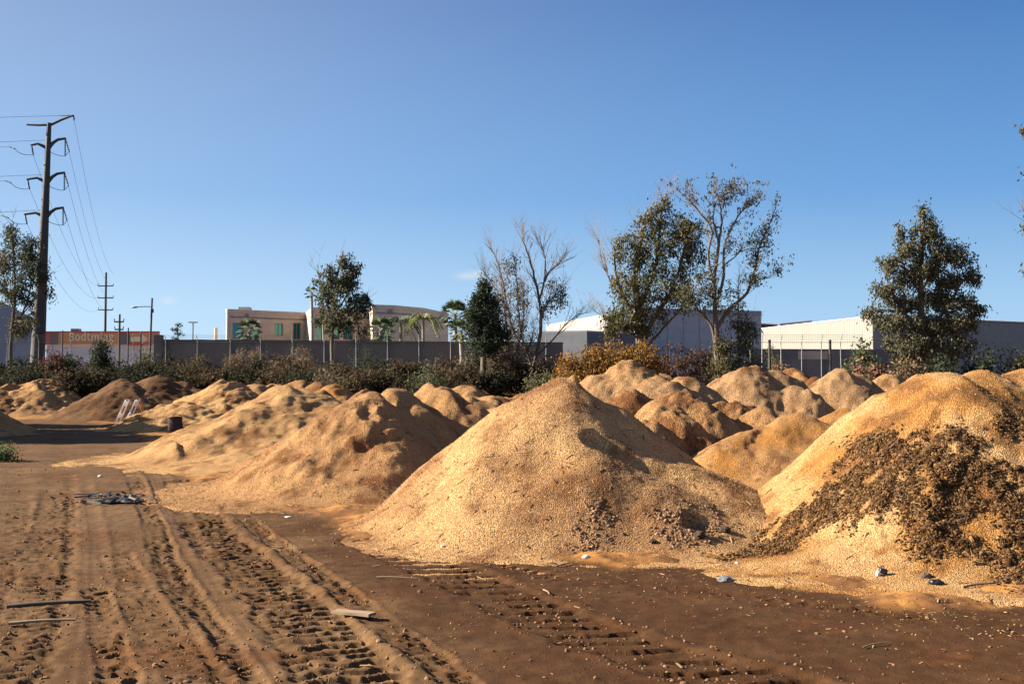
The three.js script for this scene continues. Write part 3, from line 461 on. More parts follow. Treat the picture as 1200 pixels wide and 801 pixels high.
tree({ name: 'bare_tree', label: 'leafless brown twiggy tree tangled with the half dead pale trunked tree', d: 62, base: [596, 452], cols: [[.12, .085, .055], [.09, .07, .045]], leaf: .12, bark: M.twig, twigM: mat(.14, .095, .07, .95), limbs: [[[[600, 455], [598, 420], [594, 385], [590, 350], [586, 318]], .09, .012], [[[599, 430], [610, 395], [614, 360], [612, 330]], .06, .01], [[[598, 425], [580, 395], [572, 365], [570, 335]], .06, .01], [[[599, 435], [618, 410], [626, 385]], .05, .01], [[[598, 435], [572, 415], [560, 395]], .05, .01]], clumps: [[590, 370, 22, 34, 500], [605, 405, 24, 26, 600], [575, 415, 18, 20, 400]], bare: 210, twigDepth: 2, twigLen: .75, per: 24 });
tree({ name: 'conifer', label: 'dense almost black conifer between the fan palm and the half dead tree', d: 61, base: [566, 430], cols: DARKG, leaf: .22, limbs: [[[[566, 434], [567, 400], [568, 360], [568, 328]], .2, .04]], clumps: [[568, 336, 5, 9, 420], [563, 352, 10, 8, 900], [574, 358, 9, 8, 800], [558, 370, 12, 9, 1200], [575, 374, 13, 10, 1300], [562, 388, 18, 9, 1700], [580, 394, 14, 9, 1200], [566, 404, 20, 8, 1500]], sub: .75, per: 60, droop: false });
tree({ name: 'gum_tree', label: 'big dense rounded gum tree with a pointed top, in front of the corrugated warehouse', d: 46, base: [1083, 440], cols: [[.095, .09, .048], [.12, .11, .058], [.068, .068, .037], [.14, .125, .075]], leaf: .15, limbs: [[[[1085, 445], [1083, 410], [1080, 370], [1080, 320], [1082, 265], [1081, 245]], .22, .03], [[[1082, 400], [1060, 365], [1040, 330]], .1, .02], [[[1082, 395], [1110, 360], [1128, 330], [1140, 320]], .1, .02], [[[1081, 350], [1055, 300], [1053, 275]], .06, .015], [[[1081, 340], [1105, 300], [1118, 285]], .06, .015], [[[1083, 420], [1072, 385], [1068, 372]], .08, .03]], clumps: [[1081, 249, 4, 10, 260], [1090, 264, 12, 9, 420], [1072, 270, 7, 7, 200], [1094, 280, 14, 10, 700], [1056, 274, 5, 9, 190], [1066, 292, 18, 11, 1000], [1106, 297, 20, 10, 900], [1126, 300, 13, 12, 560], [1042, 308, 12, 10, 560], [1085, 315, 22, 13, 1400], [1062, 327, 17, 11, 900], [1112, 328, 17, 11, 900], [1139, 324, 11, 9, 480], [1035, 340, 16, 9, 700], [1090, 348, 26, 12, 1600], [1058, 355, 18, 11, 900], [1126, 352, 18, 10, 800], [1024, 365, 12, 7, 420], [1050, 378, 24, 9, 1100], [1085, 380, 26, 12, 1500], [1124, 378, 26, 10, 1200], [1146, 366, 12, 8, 380], [1066, 402, 30, 11, 1400], [1110, 402, 36, 12, 1700], [1090, 420, 46, 11, 1500]], per: 60, sub: .62, bare: 6, twigLen: .6 });
tree({ name: 'gum_tree', label: 'feathery grey green gum tree beside the tall steel power pole', d: 78, base: [18, 440], cols: GUM, leaf: .2, limbs: [[[[12, 440], [12, 410], [14, 380], [17, 350], [16, 310], [13, 270], [12, 262]], .16, .03], [[[14, 390], [32, 350], [38, 310], [36, 285]], .08, .02], [[[15, 360], [5, 330], [2, 300]], .06, .02], [[[16, 380], [44, 345], [55, 325]], .06, .015]], clumps: [[14, 276, 12, 14, 700], [34, 292, 14, 16, 1100], [8, 305, 14, 18, 1000], [32, 318, 18, 18, 1400], [12, 340, 16, 16, 900], [52, 320, 9, 14, 420], [32, 352, 12, 12, 450], [57, 343, 6, 8, 200], [20, 385, 14, 16, 700], [36, 378, 12, 14, 500], [-6, 330, 12, 30, 500]], bare: 30, per: 42, sub: .8 });
tree({ name: 'gum_tree', label: 'gum tree whose outer sprays just show beyond the corrugated warehouse', d: 40, base: [1250, 445], cols: OLIVE, leaf: .17, limbs: [[[[1256, 450], [1254, 380], [1250, 300], [1246, 200], [1244, 130]], .22, .04], [[[1252, 320], [1230, 280], [1215, 268]], .08, .02], [[[1248, 220], [1225, 180], [1210, 158]], .07, .02]], clumps: [[1212, 152, 13, 10, 320], [1212, 206, 12, 6, 160], [1213, 266, 14, 12, 360], [1212, 315, 11, 6, 120], [1240, 200, 22, 60, 2400], [1245, 300, 26, 50, 2400], [1245, 130, 18, 20, 800]], per: 40, sub: .6, bare: 12 });
// the dense trees beyond the frame that shade the road
for (const [px, d, g] of [[-175, 34, 'deep green roadside tree whose shade falls across the road'], [-185, 39, 'dark leafy roadside tree between its two shading neighbours'], [-190, 44, 'dark leafy roadside tree farthest up the shaded road']]) {
  const y = (h) => CY + 50 - (h - EYE) * FPX / d, w = (m) => m * FPX / d;
  tree({ name: 'roadside_tree', label: g, d, base: [px, 490], cols: DARKG, leaf: .4, limbs: [[[[px, 500], [px + 3, y(2)], [px - 4, y(5)]], .22, .06], [[[px, y(1.5)], [px + w(1.5), y(4)]], .1, .03], [[[px, y(1.5)], [px - w(1.5), y(4)]], .1, .03]], clumps: [[px, y(5.2), w(1.9), w(1.1), 3000], [px, y(3.8), w(2.7), w(1.2), 4600], [px, y(2.3), w(3), w(1.3), 4600], [px, y(1), w(2.4), w(1), 2600]], per: 90, sub: 1.3 });
}

let shrubN = 0;
function shrub(o) {                                                  // [px, py of the top, d, half width px, height px]
  const p = D(o.px, o.py, o.d), y0 = o.y0 ?? bank(-o.d) - .05, m = o.d / FPX, w = o.w * m, h = Math.max(.3, p.y - y0), base = V3(p.x, y0, p.z);
  const root = thing(o.name ?? 'shrub', o.label, 'shrub', base, o.group), L = [], K = [], tw = [], subs = Math.round(o.n * (o.more ?? 1) / 17);
  for (let s = 0; s < subs; s++) {
    const th = rnd() * 6.283, q = Math.sqrt(rnd()) * .85, e = Math.sqrt(1 - q * q), c = V3(base.x + Math.cos(th) * q * w, y0 + h * (o.low ?? .1) + rnd() * h * e * (1 - (o.low ?? .1)) * .95, base.z + Math.sin(th) * q * w);
    const b = V3(base.x + Math.cos(th) * q * w * .3, y0, base.z + Math.sin(th) * q * w * .3);
    tw.push(tube([b, b.clone().lerp(c, .5).add(V3(gauss() * .1, .08, gauss() * .1)), c.clone().add(V3(0, .12, 0))], [.02, .005], 3));
    const sr = rr(.2, .42) * (o.sub ?? 1); for (let k = 0; k < 40; k++) leafAt(L, K, V3(c.x + gauss() * sr * 1.2, Math.max(y0 + .02, c.y + gauss() * sr * 1.1), c.z + gauss() * sr * 1.2), (o.leaf ?? .14) * (o.big ?? 1.25), o.cols, o.droop ?? false);
  }
  part(root, 'stems', merge(tw), o.twigM ?? M.twig, 'stuff'); instances(root, 'foliage', leafGeo, M.leaf, L, K); shrubN++;
  return root;
}
// hedge along the bank
{
  const kinds = [[[[.045, .038, .017], [.035, .03, .015], [.066, .05, .024]], 'olive green scrub bush in the hedge along the bank', 'olive bushes of the bank hedge'], [[[.034, .036, .017], [.04, .036, .018], [.028, .028, .014]], 'dark green scrub bush in the hedge along the bank', 'dark bushes of the bank hedge'], [DRY.map((c) => c.map((v) => v * .5)), 'dry brown scrub bush in the hedge along the bank', 'dry bushes of the bank hedge']];
  for (let i = 0; i < 64; i++) {
    const row = i % 2, px = -20 + i * 10.6 + gauss() * 5, d = row ? 60 + gauss() * 2 : 66 + gauss() * 3, py = (row ? 433 : 424) + gauss() * 9, k = (px > 120 && px < 200 && rnd() < .8) || px < 60 ? 1 : [0, 2, 2, 0, 1][Math.floor(rnd() * 4.99)], [cols, label, group] = kinds[k];
    shrub({ px, py, d, w: rr(13, 27), n: 850, cols, label, group, leaf: .16 });
  }
  for (const [px, py, d, w, n, cols, label, low] of [
    [118, 397, 62, 9, 700, DARKG, 'small dark round headed sapling standing before the orange sign', .45],
    [62, 405, 64, 14, 700, [[.10, .05, .03], [.16, .06, .04]], 'reddish dark bush at the foot of the steel power pole', .1], [78, 412, 66, 14, 600, DARKG, 'low dark bush below the left end of the orange sign', .1],
    [168, 410, 70, 16, 700, OLIVE, 'olive bush under the arrow of the orange sign', .1], [235, 408, 74, 9, 450, DARKG, 'dark little bush against the left end of the concrete wall', .1],
    [278, 406, 75, 16, 700, DRY, 'brown dry bush against the concrete wall below the small fan palm', .1], [303, 404, 76, 14, 600, DRY, 'rounded brown bush beside the pale fence post, before the concrete wall', .1], [352, 405, 75, 18, 700, DRY, 'twiggy brown bush against the wall, left of the slim gum tree', .1],
    [425, 405, 74, 18, 800, DARKG, 'dark leafy bush against the wall, right of the slim gum tree', .1], [540, 410, 72, 16, 600, DRY, 'thin dry bush near the end of the concrete wall', .1],
    [590, 392, 63, 26, 1600, [[.13, .10, .06], [.10, .08, .05], [.16, .12, .08]], 'tall grey brown thicket at the foot of the half dead tree', .05], [555, 420, 60, 22, 900, [[.12, .10, .06], [.09, .08, .045]], 'grey green scrub left of the grey brown thicket', .05], [635, 425, 58, 22, 900, [[.10, .11, .05], [.13, .11, .06]], 'weedy green scrub right of the pale trunk', .05],
    [500, 424, 58, 24, 900, [[.10, .11, .055], [.08, .09, .045]], 'grey green weedy bush behind the broad slumped heap', .05], [385, 428, 58, 26, 900, [[.17, .14, .075], [.12, .10, .055]], 'straw coloured weedy bush below the slim gum tree', .05],
    [845, 388, 60, 20, 2000, OLIVE, 'olive leafy bush around the foot of the sparse gum tree', .02], [872, 400, 60, 14, 900, GUM, 'dusty green bush beside the thin young gum', .05], [885, 413, 62, 7, 300, OLIVE, 'little bright bush at the corner of the grey warehouse', .05],
    [1012, 392, 46, 28, 2200, [[.085, .10, .045], [.11, .12, .06], [.07, .08, .04]], 'mounded grey green bush left of the dense rounded gum tree', .02], [1150, 398, 45, 26, 1800, DARKG, 'dark bush right of the dense rounded gum tree', .02], [1195, 400, 45, 24, 1600, OLIVE, 'olive bush at the right end before the corrugated warehouse', .02], [1100, 415, 42, 30, 1600, DARKG, 'dark undergrowth bush beneath the dense rounded gum tree', .02], [1060, 416, 42, 26, 1300, DRY, 'brown leafy undergrowth bush beneath the dense rounded gum tree', .02],
    [915, 416, 58, 12, 400, DRY, 'small dry weed bush at the foot of the chain link fence', .05], [905, 404, 78, 7, 260, OLIVE, 'green bush top showing above the wall beside the corrugated warehouse', .3]])
    shrub({ px, py, d, w, n, cols, label, low, leaf: .14 });
  for (const [px, py, w, n, label] of [[668, 410, 24, 900, 'rust coloured feathery bush, lowest and farthest from the grey warehouse'], [692, 402, 28, 1200, 'rust coloured feathery bush next to the lowest one'], [722, 396, 30, 1500, 'bright rust coloured feathery bush in the middle of the rusty thicket'], [752, 393, 30, 1600, 'tallest rust coloured feathery bush below the broad leafy gum tree']])
    shrub({ name: 'dry_bush', px, py, d: 50, w, n, cols: RUSTB, label, group: 'rust coloured bushes', leaf: .13, low: .05, sub: 1, more: 3, twigM: mat(.25, .12, .04, .95) });
  for (const [px, py, w, n, label] of [[788, 399, 30, 1800, 'dark maroon dry bush right of the rust coloured thicket'], [815, 398, 28, 1800, 'dark maroon dry bush left of the sparse gum tree']])
    shrub({ name: 'dry_bush', px, py, d: 52, w, n, cols: [[.09, .04, .02], [.12, .06, .025], [.06, .035, .02]], label, leaf: .13, low: .05, sub: .8 });
  for (const [px, py, w, n, label] of [[1000, 418, 18, 700, 'dry red brown brush clump behind the pale dusty heap'], [1030, 420, 16, 700, 'dry red brown brush clump nearer the dense rounded gum tree'], [1055, 425, 14, 500, 'low reddish brush clump beside the compost covered heap']])
    shrub({ name: 'dry_brush', px, py, d: 43, w, n, cols: [[.22, .10, .06], [.15, .07, .045], [.28, .15, .10]], label, leaf: .2, low: .02, sub: .9 });
  shrub({ name: 'weed_patch', px: 4, py: 537, d: 23.5, w: 17, n: 420, cols: [[.06, .10, .03], [.09, .14, .04], [.05, .07, .025]], label: 'low green weed patch at the edge of the dirt road', y0: 0, leaf: .05, sub: .7 });
}
function fanPalm(px, pyTop, d, w, label, o = {}) {
  const top = D(px, pyTop, d), y0 = bank(-d), m = d / FPX, r = w * m, base = V3(top.x, y0, top.z), crown = V3(top.x, top.y - r * .75, top.z), root = thing(o.name ?? 'fan_palm', label, 'palm tree', base);
  part(root, 'trunk', tube(curve([base, V3(base.x + .1, (y0 + crown.y) / 2, base.z), crown], 8), [o.r ?? .2, (o.r ?? .2) * .8], 8), o.bark ?? M.palebark);
  const n = o.n ?? 22;
  for (let i = 0; i < n; i++) {
    const th = i * 2.4, el = lerp(1.4, -.7, (i + .5) / n), dir = V3(Math.cos(th) * Math.cos(el), Math.sin(el), Math.sin(th) * Math.cos(el)), tip = crown.clone().addScaledVector(dir, r * .55), s = [], side = dir.clone().cross(UP).normalize(), nn = side.clone().cross(dir);
    s.push(tube([crown, tip], [.025, .015], 3));
    for (let k = -5; k <= 5; k++) { const a = k / 5 * 1.15, q = dir.clone().multiplyScalar(Math.cos(a)).addScaledVector(side, Math.sin(a)).addScaledVector(nn, -.06 * Math.abs(k)), e = tip.clone().addScaledVector(q, r * .5 * rr(.85, 1.1)); e.y -= .1 * r * rnd(); const wv = q.clone().cross(nn).normalize().multiplyScalar(.05 * r + .025), mid = tip.clone().lerp(e, .5);
      const g = new THREE.BufferGeometry(); g.setAttribute('position', new THREE.Float32BufferAttribute([...tip.toArray(), ...mid.clone().add(wv).toArray(), ...mid.clone().sub(wv).toArray(), ...e.toArray()], 3)); g.setAttribute('uv', new THREE.Float32BufferAttribute([0, 0, 1, 0, 0, 1, 1, 1], 2)); g.setIndex([0, 1, 2, 1, 3, 2]); g.computeVertexNormals(); s.push(g); }
    part(root, 'frond', merge(s), o.m ?? M.frond);
  }
  return root;
}
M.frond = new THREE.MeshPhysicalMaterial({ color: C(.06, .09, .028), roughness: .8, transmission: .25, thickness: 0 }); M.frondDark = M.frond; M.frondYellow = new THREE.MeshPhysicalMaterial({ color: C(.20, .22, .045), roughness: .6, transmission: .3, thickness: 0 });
fanPalm(292, 375, 96, 18, 'small green fan palm rising above the wall before the teal windows');
fanPalm(446, 373, 98, 20, 'dark fan palm above the wall, right of the lit pilaster', { m: M.frondDark });
fanPalm(533, 354, 92, 21, 'big dark fan palm beside the end of the beige building', { m: M.frondDark, n: 30 });
fanPalm(540, 376, 90, 17, 'low shaggy palm tucked under the big dark fan palm', { m: M.frondDark, n: 26 });
fanPalm(365, 336, 104, 10, 'very tall thin palm with a small ragged head', { r: .16, n: 14, m: M.frondDark });
fanPalm(378, 340, 106, 7, 'very thin distant palm half hidden by the slim gum tree', { r: .12, n: 10, m: M.frondDark });
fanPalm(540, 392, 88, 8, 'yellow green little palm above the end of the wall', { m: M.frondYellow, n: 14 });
function plumePalm(px, py, d, w, label, m, n) {
  const top = D(px, py, d), y0 = bank(-d), sc = d / FPX, r = w * sc, base = V3(top.x, y0, top.z), crown = V3(top.x, top.y - r * .5, top.z), root = thing('plume_palm', label, 'palm tree', base);
  part(root, 'trunk', tube([base, V3(base.x, (y0 + crown.y) / 2, base.z), crown], [.18, .13], 8), M.palebark);
  for (let i = 0; i < n; i++) {
    const th = i * 2.4, out = V3(Math.cos(th), 0, Math.sin(th)), up = rr(.5, 1.1), pts = []; for (let k = 0; k <= 6; k++) { const t = k / 6; pts.push(crown.clone().addScaledVector(out, r * 1.1 * t).add(V3(0, r * (up * t * 1.5 - 1.9 * t * t), 0))); }
    const s = [tube(pts, [.03, .008], 3)];
    for (let k = 0; k < 26; k++) { const t = .12 + .88 * k / 26, i0 = Math.min(5, Math.floor(t * 6)), p = pts[i0].clone().lerp(pts[i0 + 1], t * 6 - i0), side = V3(-out.z, 0, out.x).multiplyScalar(k % 2 ? 1 : -1), e = p.clone().addScaledVector(side, r * .3 * Math.sin(Math.PI * Math.min(1, t * .8 + .2))).addScaledVector(out, r * .12).add(V3(0, -r * .18, 0)), ww = out.clone().multiplyScalar(.055);
      const g = new THREE.BufferGeometry(), md = p.clone().lerp(e, .5); g.setAttribute('position', new THREE.Float32BufferAttribute([...p.toArray(), ...md.clone().add(ww).toArray(), ...md.clone().sub(ww).toArray(), ...e.toArray()], 3)); g.setAttribute('uv', new THREE.Float32BufferAttribute([0, 0, 1, 0, 0, 1, 1, 1], 2)); g.setIndex([0, 1, 2, 1, 3, 2]); g.computeVertexNormals(); s.push(g); }
    part(root, 'frond', merge(s), m);
  }
}
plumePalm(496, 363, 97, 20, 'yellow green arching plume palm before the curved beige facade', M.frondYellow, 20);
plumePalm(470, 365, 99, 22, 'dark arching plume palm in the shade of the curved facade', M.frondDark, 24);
tree({ name: 'tiered_pine', label: 'tiny tiered pine silhouette above the left end of the wall', d: 105, base: [208, 420], cols: DARKG, leaf: .2, droop: false, limbs: [[[[208, 425], [208, 400], [208, 379]], .09, .02]], clumps: [[209, 381, 3, 2, 60], [206, 386, 6, 2, 90], [210, 391, 6, 2, 90], [206, 397, 5, 2, 80]], per: 15, sub: .5, flat: true });
console.log('plants', shrubN);

// ------------------------------------------------------------------ walls, fence, buildings
function wallGeo(p0, p1, y0, y1, th, holes = []) {                   // wall between two plan points, seen face on the p0-p1 line, body behind; holes [u0,u1,v0,v1] in metres
  const L = Math.hypot(p1.x - p0.x, p1.z - p0.z), s = new THREE.Shape([new THREE.Vector2(0, 0), new THREE.Vector2(L, 0), new THREE.Vector2(L, y1 - y0), new THREE.Vector2(0, y1 - y0)]);
  for (const [a, b, c, d] of holes) s.holes.push(new THREE.Path([new THREE.Vector2(a, c), new THREE.Vector2(a, d), new THREE.Vector2(b, d), new THREE.Vector2(b, c)]));
  const g = new THREE.ExtrudeGeometry(s, { depth: th, bevelEnabled: false }); g.translate(0, 0, -th);
  const u = g.attributes.uv; for (let i = 0; i < u.count; i++) u.setXY(i, u.getX(i) / 6, u.getY(i) / 6);
  g.rotateY(-Math.atan2(p1.z - p0.z, p1.x - p0.x)); g.translate(p0.x, y0, p0.z); return g;
}
const onWall = (p0, p1, t, off = 0) => { const dx = p1.x - p0.x, dz = p1.z - p0.z, L = Math.hypot(dx, dz); return V3(p0.x + dx * t - dz / L * off, 0, p0.z + dz * t + dx / L * off); };
const plan = (px, d) => { const p = D(px, 450, d); return V3(p.x, 0, p.z); };
{ // long concrete wall
  const a = plan(186, 85), b = plan(660, 91), y0 = bank(-90) - .2, y1 = D(300, 401, 87).y, w = thing('concrete_wall', 'long plain grey brown concrete wall in front of the beige building', 'wall', V3(a.x, y0, a.z));
  const n = 12; for (let i = 0; i < n; i++) { const p = onWall(a, b, i / n), q = onWall(a, b, (i + 1) / n - .0006); part(w, 'wall_panel', wallGeo(p, q, y0, y1 + (i % 3 ? 0 : .012), .2), i % 4 === 2 ? mat(.155, .125, .108, .95, { map: blotch }) : M.concrete); }
  part(w, 'coping', wallGeo(onWall(a, b, 0, .05), onWall(a, b, 1, .05), y1 + .014, y1 + .17, .3), M.coping);
  const pier = plan(185, 84.5); part(w, 'end_pier', box(.6, y1 - y0 + .5, .6, pier.x, (y0 + y1 + .5) / 2, pier.z), M.coping);
}
{ // wall on the right
  const a = plan(880, 82), b = plan(1120, 84), y0 = bank(-90) - .2, y1 = D(930, 408.5, 82).y, w = thing('concrete_wall', 'dark grey wall with a pale panel below the corrugated warehouse', 'wall', V3(a.x, y0, a.z));
  part(w, 'wall_face', wallGeo(a, b, y0, y1, .25), M.concrete2); part(w, 'pale_panel', wallGeo(onWall(a, b, .228, .04), onWall(a, b, .372, .04), D(930, 420.5, 82).y, D(930, 411, 82).y, .03), M.beigePanel);
}
{ // chain link fence in two runs
  for (const [x0, x1, step, label, extra] of [[-30, 640, 37.5, 'long chain link fence with pale posts and barbed wire before the concrete wall', []], [893, 1010, 22.5, 'short chain link fence with barbed wire behind the pinkish heap', [[902, 398], [973, 398]]]]) {
    const d = x0 < 800 ? 71 : 66, yb = bank(-d) - .1, a = plan(x0, d), b = plan(x1, d), ytop = D(300, 400, d).y, f = thing('chain_link_fence', label, 'fence', V3(a.x, yb, a.z)), n = Math.round((x1 - x0) / step), len = b.x - a.x;
    for (let i = 0; i <= n; i++) { const x = lerp(a.x, b.x, i / n) + gauss() * .05; part(f, 'post', tube([V3(x, yb, a.z), V3(x + gauss() * .04, ytop, a.z), V3(x, ytop + .42, a.z + .28)], .026, 6), M.galv); }
    for (const [px, py] of extra) { const p = D(px, py, d - .1); part(f, 'end_post', tube([V3(p.x, yb, p.z), V3(p.x, p.y, p.z)], .085, 8), M.steel); }
    for (const [dy, dz] of [[.14, .09], [.28, .19], [.41, .28]]) { const pts = []; for (let i = 0; i <= n * 2; i++) pts.push(V3(lerp(a.x, b.x, i / (2 * n)), ytop + dy - (i % 2) * .03, a.z + dz)); part(f, 'barbed_wire', tube(pts, .009, 4), M.wire); }
    part(f, 'top_rail', tube([V3(a.x, ytop - .05, a.z), V3(b.x, ytop - .05, b.z)], .016, 6), M.steel);
    const ws = [], h = ytop - yb - .1; for (let x = 0; x < len; x += .2) for (const s of [-1, 1]) { const xe = clamp(x + s * h, 0, len), hh = Math.abs(xe - x); if (hh > .1) ws.push(tube([V3(a.x + x, yb + .05, a.z), V3(a.x + xe, yb + .05 + hh, a.z)], .0012, 3)); } part(f, 'wire_mesh', merge(ws), M.galv, 'stuff');
  }
}
function windowIn(root, p0, p1, t, wdt, y0, y1, panes) {             // frame and tinted panes set back in an opening
  const q = onWall(p0, p1, t, -.16), ry = -Math.atan2(p1.z - p0.z, p1.x - p0.x), fr = [], ps = [];
  const wd = new THREE.Group(); wd.name = 'window'; wd.position.copy(V3(q.x, y0, q.z).sub(root.position)); root.add(wd);
  const H = y1 - y0, add = (name, g, m) => { g.rotateY(ry); const o = new THREE.Mesh(g, m); o.name = name; wd.add(o); };
  add('frame', merge([box(.09, H, .1, -wdt / 2 + .045, H / 2, 0), box(.09, H, .1, wdt / 2 - .045, H / 2, 0), box(wdt - .18, .09, .1, 0, .045, 0), box(wdt - .18, .09, .1, 0, H - .045, 0), ...Array.from({ length: panes - 1 }, (_, i) => box(.06, H - .18, .08, -wdt / 2 + wdt * (i + 1) / panes, H / 2, 0))]), M.frame);
  for (let i = 0; i < panes; i++) { const pw = (wdt - .18) / panes - .06, g = box(pw, H - .2, .02, -wdt / 2 + .09 + (wdt - .18) * (i + .5) / panes, H / 2, -.02); g.rotateX(0); add('pane', g, M.teal); }
}
{ // beige stepped building
  const H = 9.9, y0 = 1.3, K = [[265, 119], [358, 125], [366, 116.5], [432, 121], [436, 112.5], [462, 113.5], [496, 117.5], [525, 126]].map(([a, b]) => plan(a, b));
  const B = thing('beige_building', 'beige flat roofed building with stepped facade and teal windows', 'building', V3(K[0].x, y0, K[0].z));
  const win = { 0: [[.135, 1.35, 378, 397], [.34, 1.1, 384, 396], [.645, 1.05, 379, 393.5], [.88, 1.0, 378, 398]], 2: [[.12, .8, 381, 399], [.38, 1.3, 378, 398], [.62, 1.3, 378, 398], [.9, 1.6, 377, 393]], 4: [[.5, .9, 380, 396]] };
  for (let i = 0; i < K.length - 1; i++) {
    const p = K[i], q = K[i + 1], L = p.distanceTo(q), ws = (win[i] ?? []).map(([t, w, a, b]) => { const c = onWall(p, q, t), d = -c.z; return [t, w, D(600, b, d).y, D(600, a, d).y]; });
    part(B, 'wall', wallGeo(p, q, y0, H, .3, ws.map(([t, w, a, b]) => [t * L - w / 2, t * L + w / 2, a - y0, b - y0])), M.beige);
    part(B, 'parapet_cap', wallGeo(onWall(p, q, -.003, .07), onWall(p, q, 1.003, .07), H + .003, H + .38, .45), M.beige);
    for (const [t, w, a, b] of ws) windowIn(B, p, q, t, w, a, b, w > .95 ? 2 : 1);
  }
  for (const [i, t, y] of [[0, .24, 9.6], [4, .8, 9.6], [6, .6, 9.5]]) { const c = onWall(K[i], K[i + 1], t, .08); part(B, 'roof_drain', box(.45, .3, .2, c.x, y, c.z), M.frame); }
  const rb = onWall(K[0], K[1], .27, -1.2); part(B, 'roof_unit', box(1.3, .75, 1, rb.x, H + .38, rb.z), M.galv);
  const back = [plan(470, 150), plan(270, 150)]; part(B, 'back_wall', wallGeo(back[0], back[1], y0, H - .2, .3), M.beige); part(B, 'back_wall', wallGeo(K[K.length - 1], back[0], y0, H - .2, .3), M.beige); part(B, 'back_wall', wallGeo(back[1], K[0], y0, H - .2, .3), M.beige);
  const s = new THREE.Shape([...K, ...back].map((p) => new THREE.Vector2(p.x, -p.z))), rg = new THREE.ExtrudeGeometry(s, { depth: .2, bevelEnabled: false }); rg.rotateX(-Math.PI / 2); rg.translate(0, H - .6, 0); part(B, 'roof', rg, M.grey);
  const ch = D(253, 393, 126); single('water_pipe_stack', 'stubby beige round chimney pipe left of the beige building', 'chimney', tube([V3(ch.x, 1, ch.z), V3(ch.x, D(253, 384, 126).y, ch.z)], .23, 10), M.beige, V3(ch.x, 1, ch.z));
}
function shed(name, label, pts, H, mats, o = {}) {                   // closed box building from plan points, front first
  const B = thing(name, label, 'building', V3(pts[0].x, o.y0 ?? 1.3, pts[0].z));
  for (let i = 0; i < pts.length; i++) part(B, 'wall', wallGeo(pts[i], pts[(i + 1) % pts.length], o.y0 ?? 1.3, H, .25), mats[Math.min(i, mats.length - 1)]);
  const s = new THREE.Shape(pts.map((p) => new THREE.Vector2(p.x, -p.z))), rg = new THREE.ExtrudeGeometry(s, { depth: .15, bevelEnabled: false }); rg.rotateX(-Math.PI / 2); rg.translate(0, H + .004, 0); part(B, 'roof', rg, o.roof ?? M.grey);
  return B;
}
{
  const g0 = plan(744, 112), g1 = plan(893, 117), g2 = plan(887, 124), g3 = plan(752, 119), H = 9.7, W = shed('grey_warehouse', 'tall plain grey warehouse behind the gum trees', [g0, g1, g2, g3], H, [M.grey]);
  for (let i = 1; i < 8; i++) { const c = onWall(g0, g1, i / 8, .02); part(W, 'panel_joint', box(.07, H - 1.5, .05, c.x, (H + 1.3) / 2, c.z, -Math.atan2(g1.z - g0.z, g1.x - g0.x)), mat(.26, .27, .29, .85)); }
  part(W, 'band', wallGeo(onWall(g0, g1, 0, .08), onWall(g0, g1, 1, .08), 5.35, 5.6, .07), mat(.25, .26, .28, .85)); part(W, 'roof_trim', wallGeo(onWall(g0, g1, 0, .1), onWall(g0, g1, 1, .1), H - .32, H + .2, .09), mat(.26, .265, .28, .7));
  const e = onWall(g0, g1, .9, .07); part(W, 'vent', box(1.6, .9, .1, e.x, 8.2, e.z, -Math.atan2(g1.z - g0.z, g1.x - g0.x)), M.greyDark);
  const a = plan(640, 148), b = plan(712, 124), c = plan(790, 135), dd = plan(720, 160);
  shed('white_warehouse', 'white warehouse wall in full sun behind the low grey building', [a, b, c, dd], 9.95, [M.white, M.grey], { roof: M.white });
  const l0 = plan(634, 100), l1 = plan(688, 99), l2 = plan(745, 103), l3 = plan(720, 120), l4 = plan(640, 120); shed('low_building', 'low grey building with a dark end below the white warehouse', [l0, l1, l2, l3, l4], 6.65, [mat(.30, .305, .32, .9, { map: plaster }), M.greyDark, M.grey]);
}
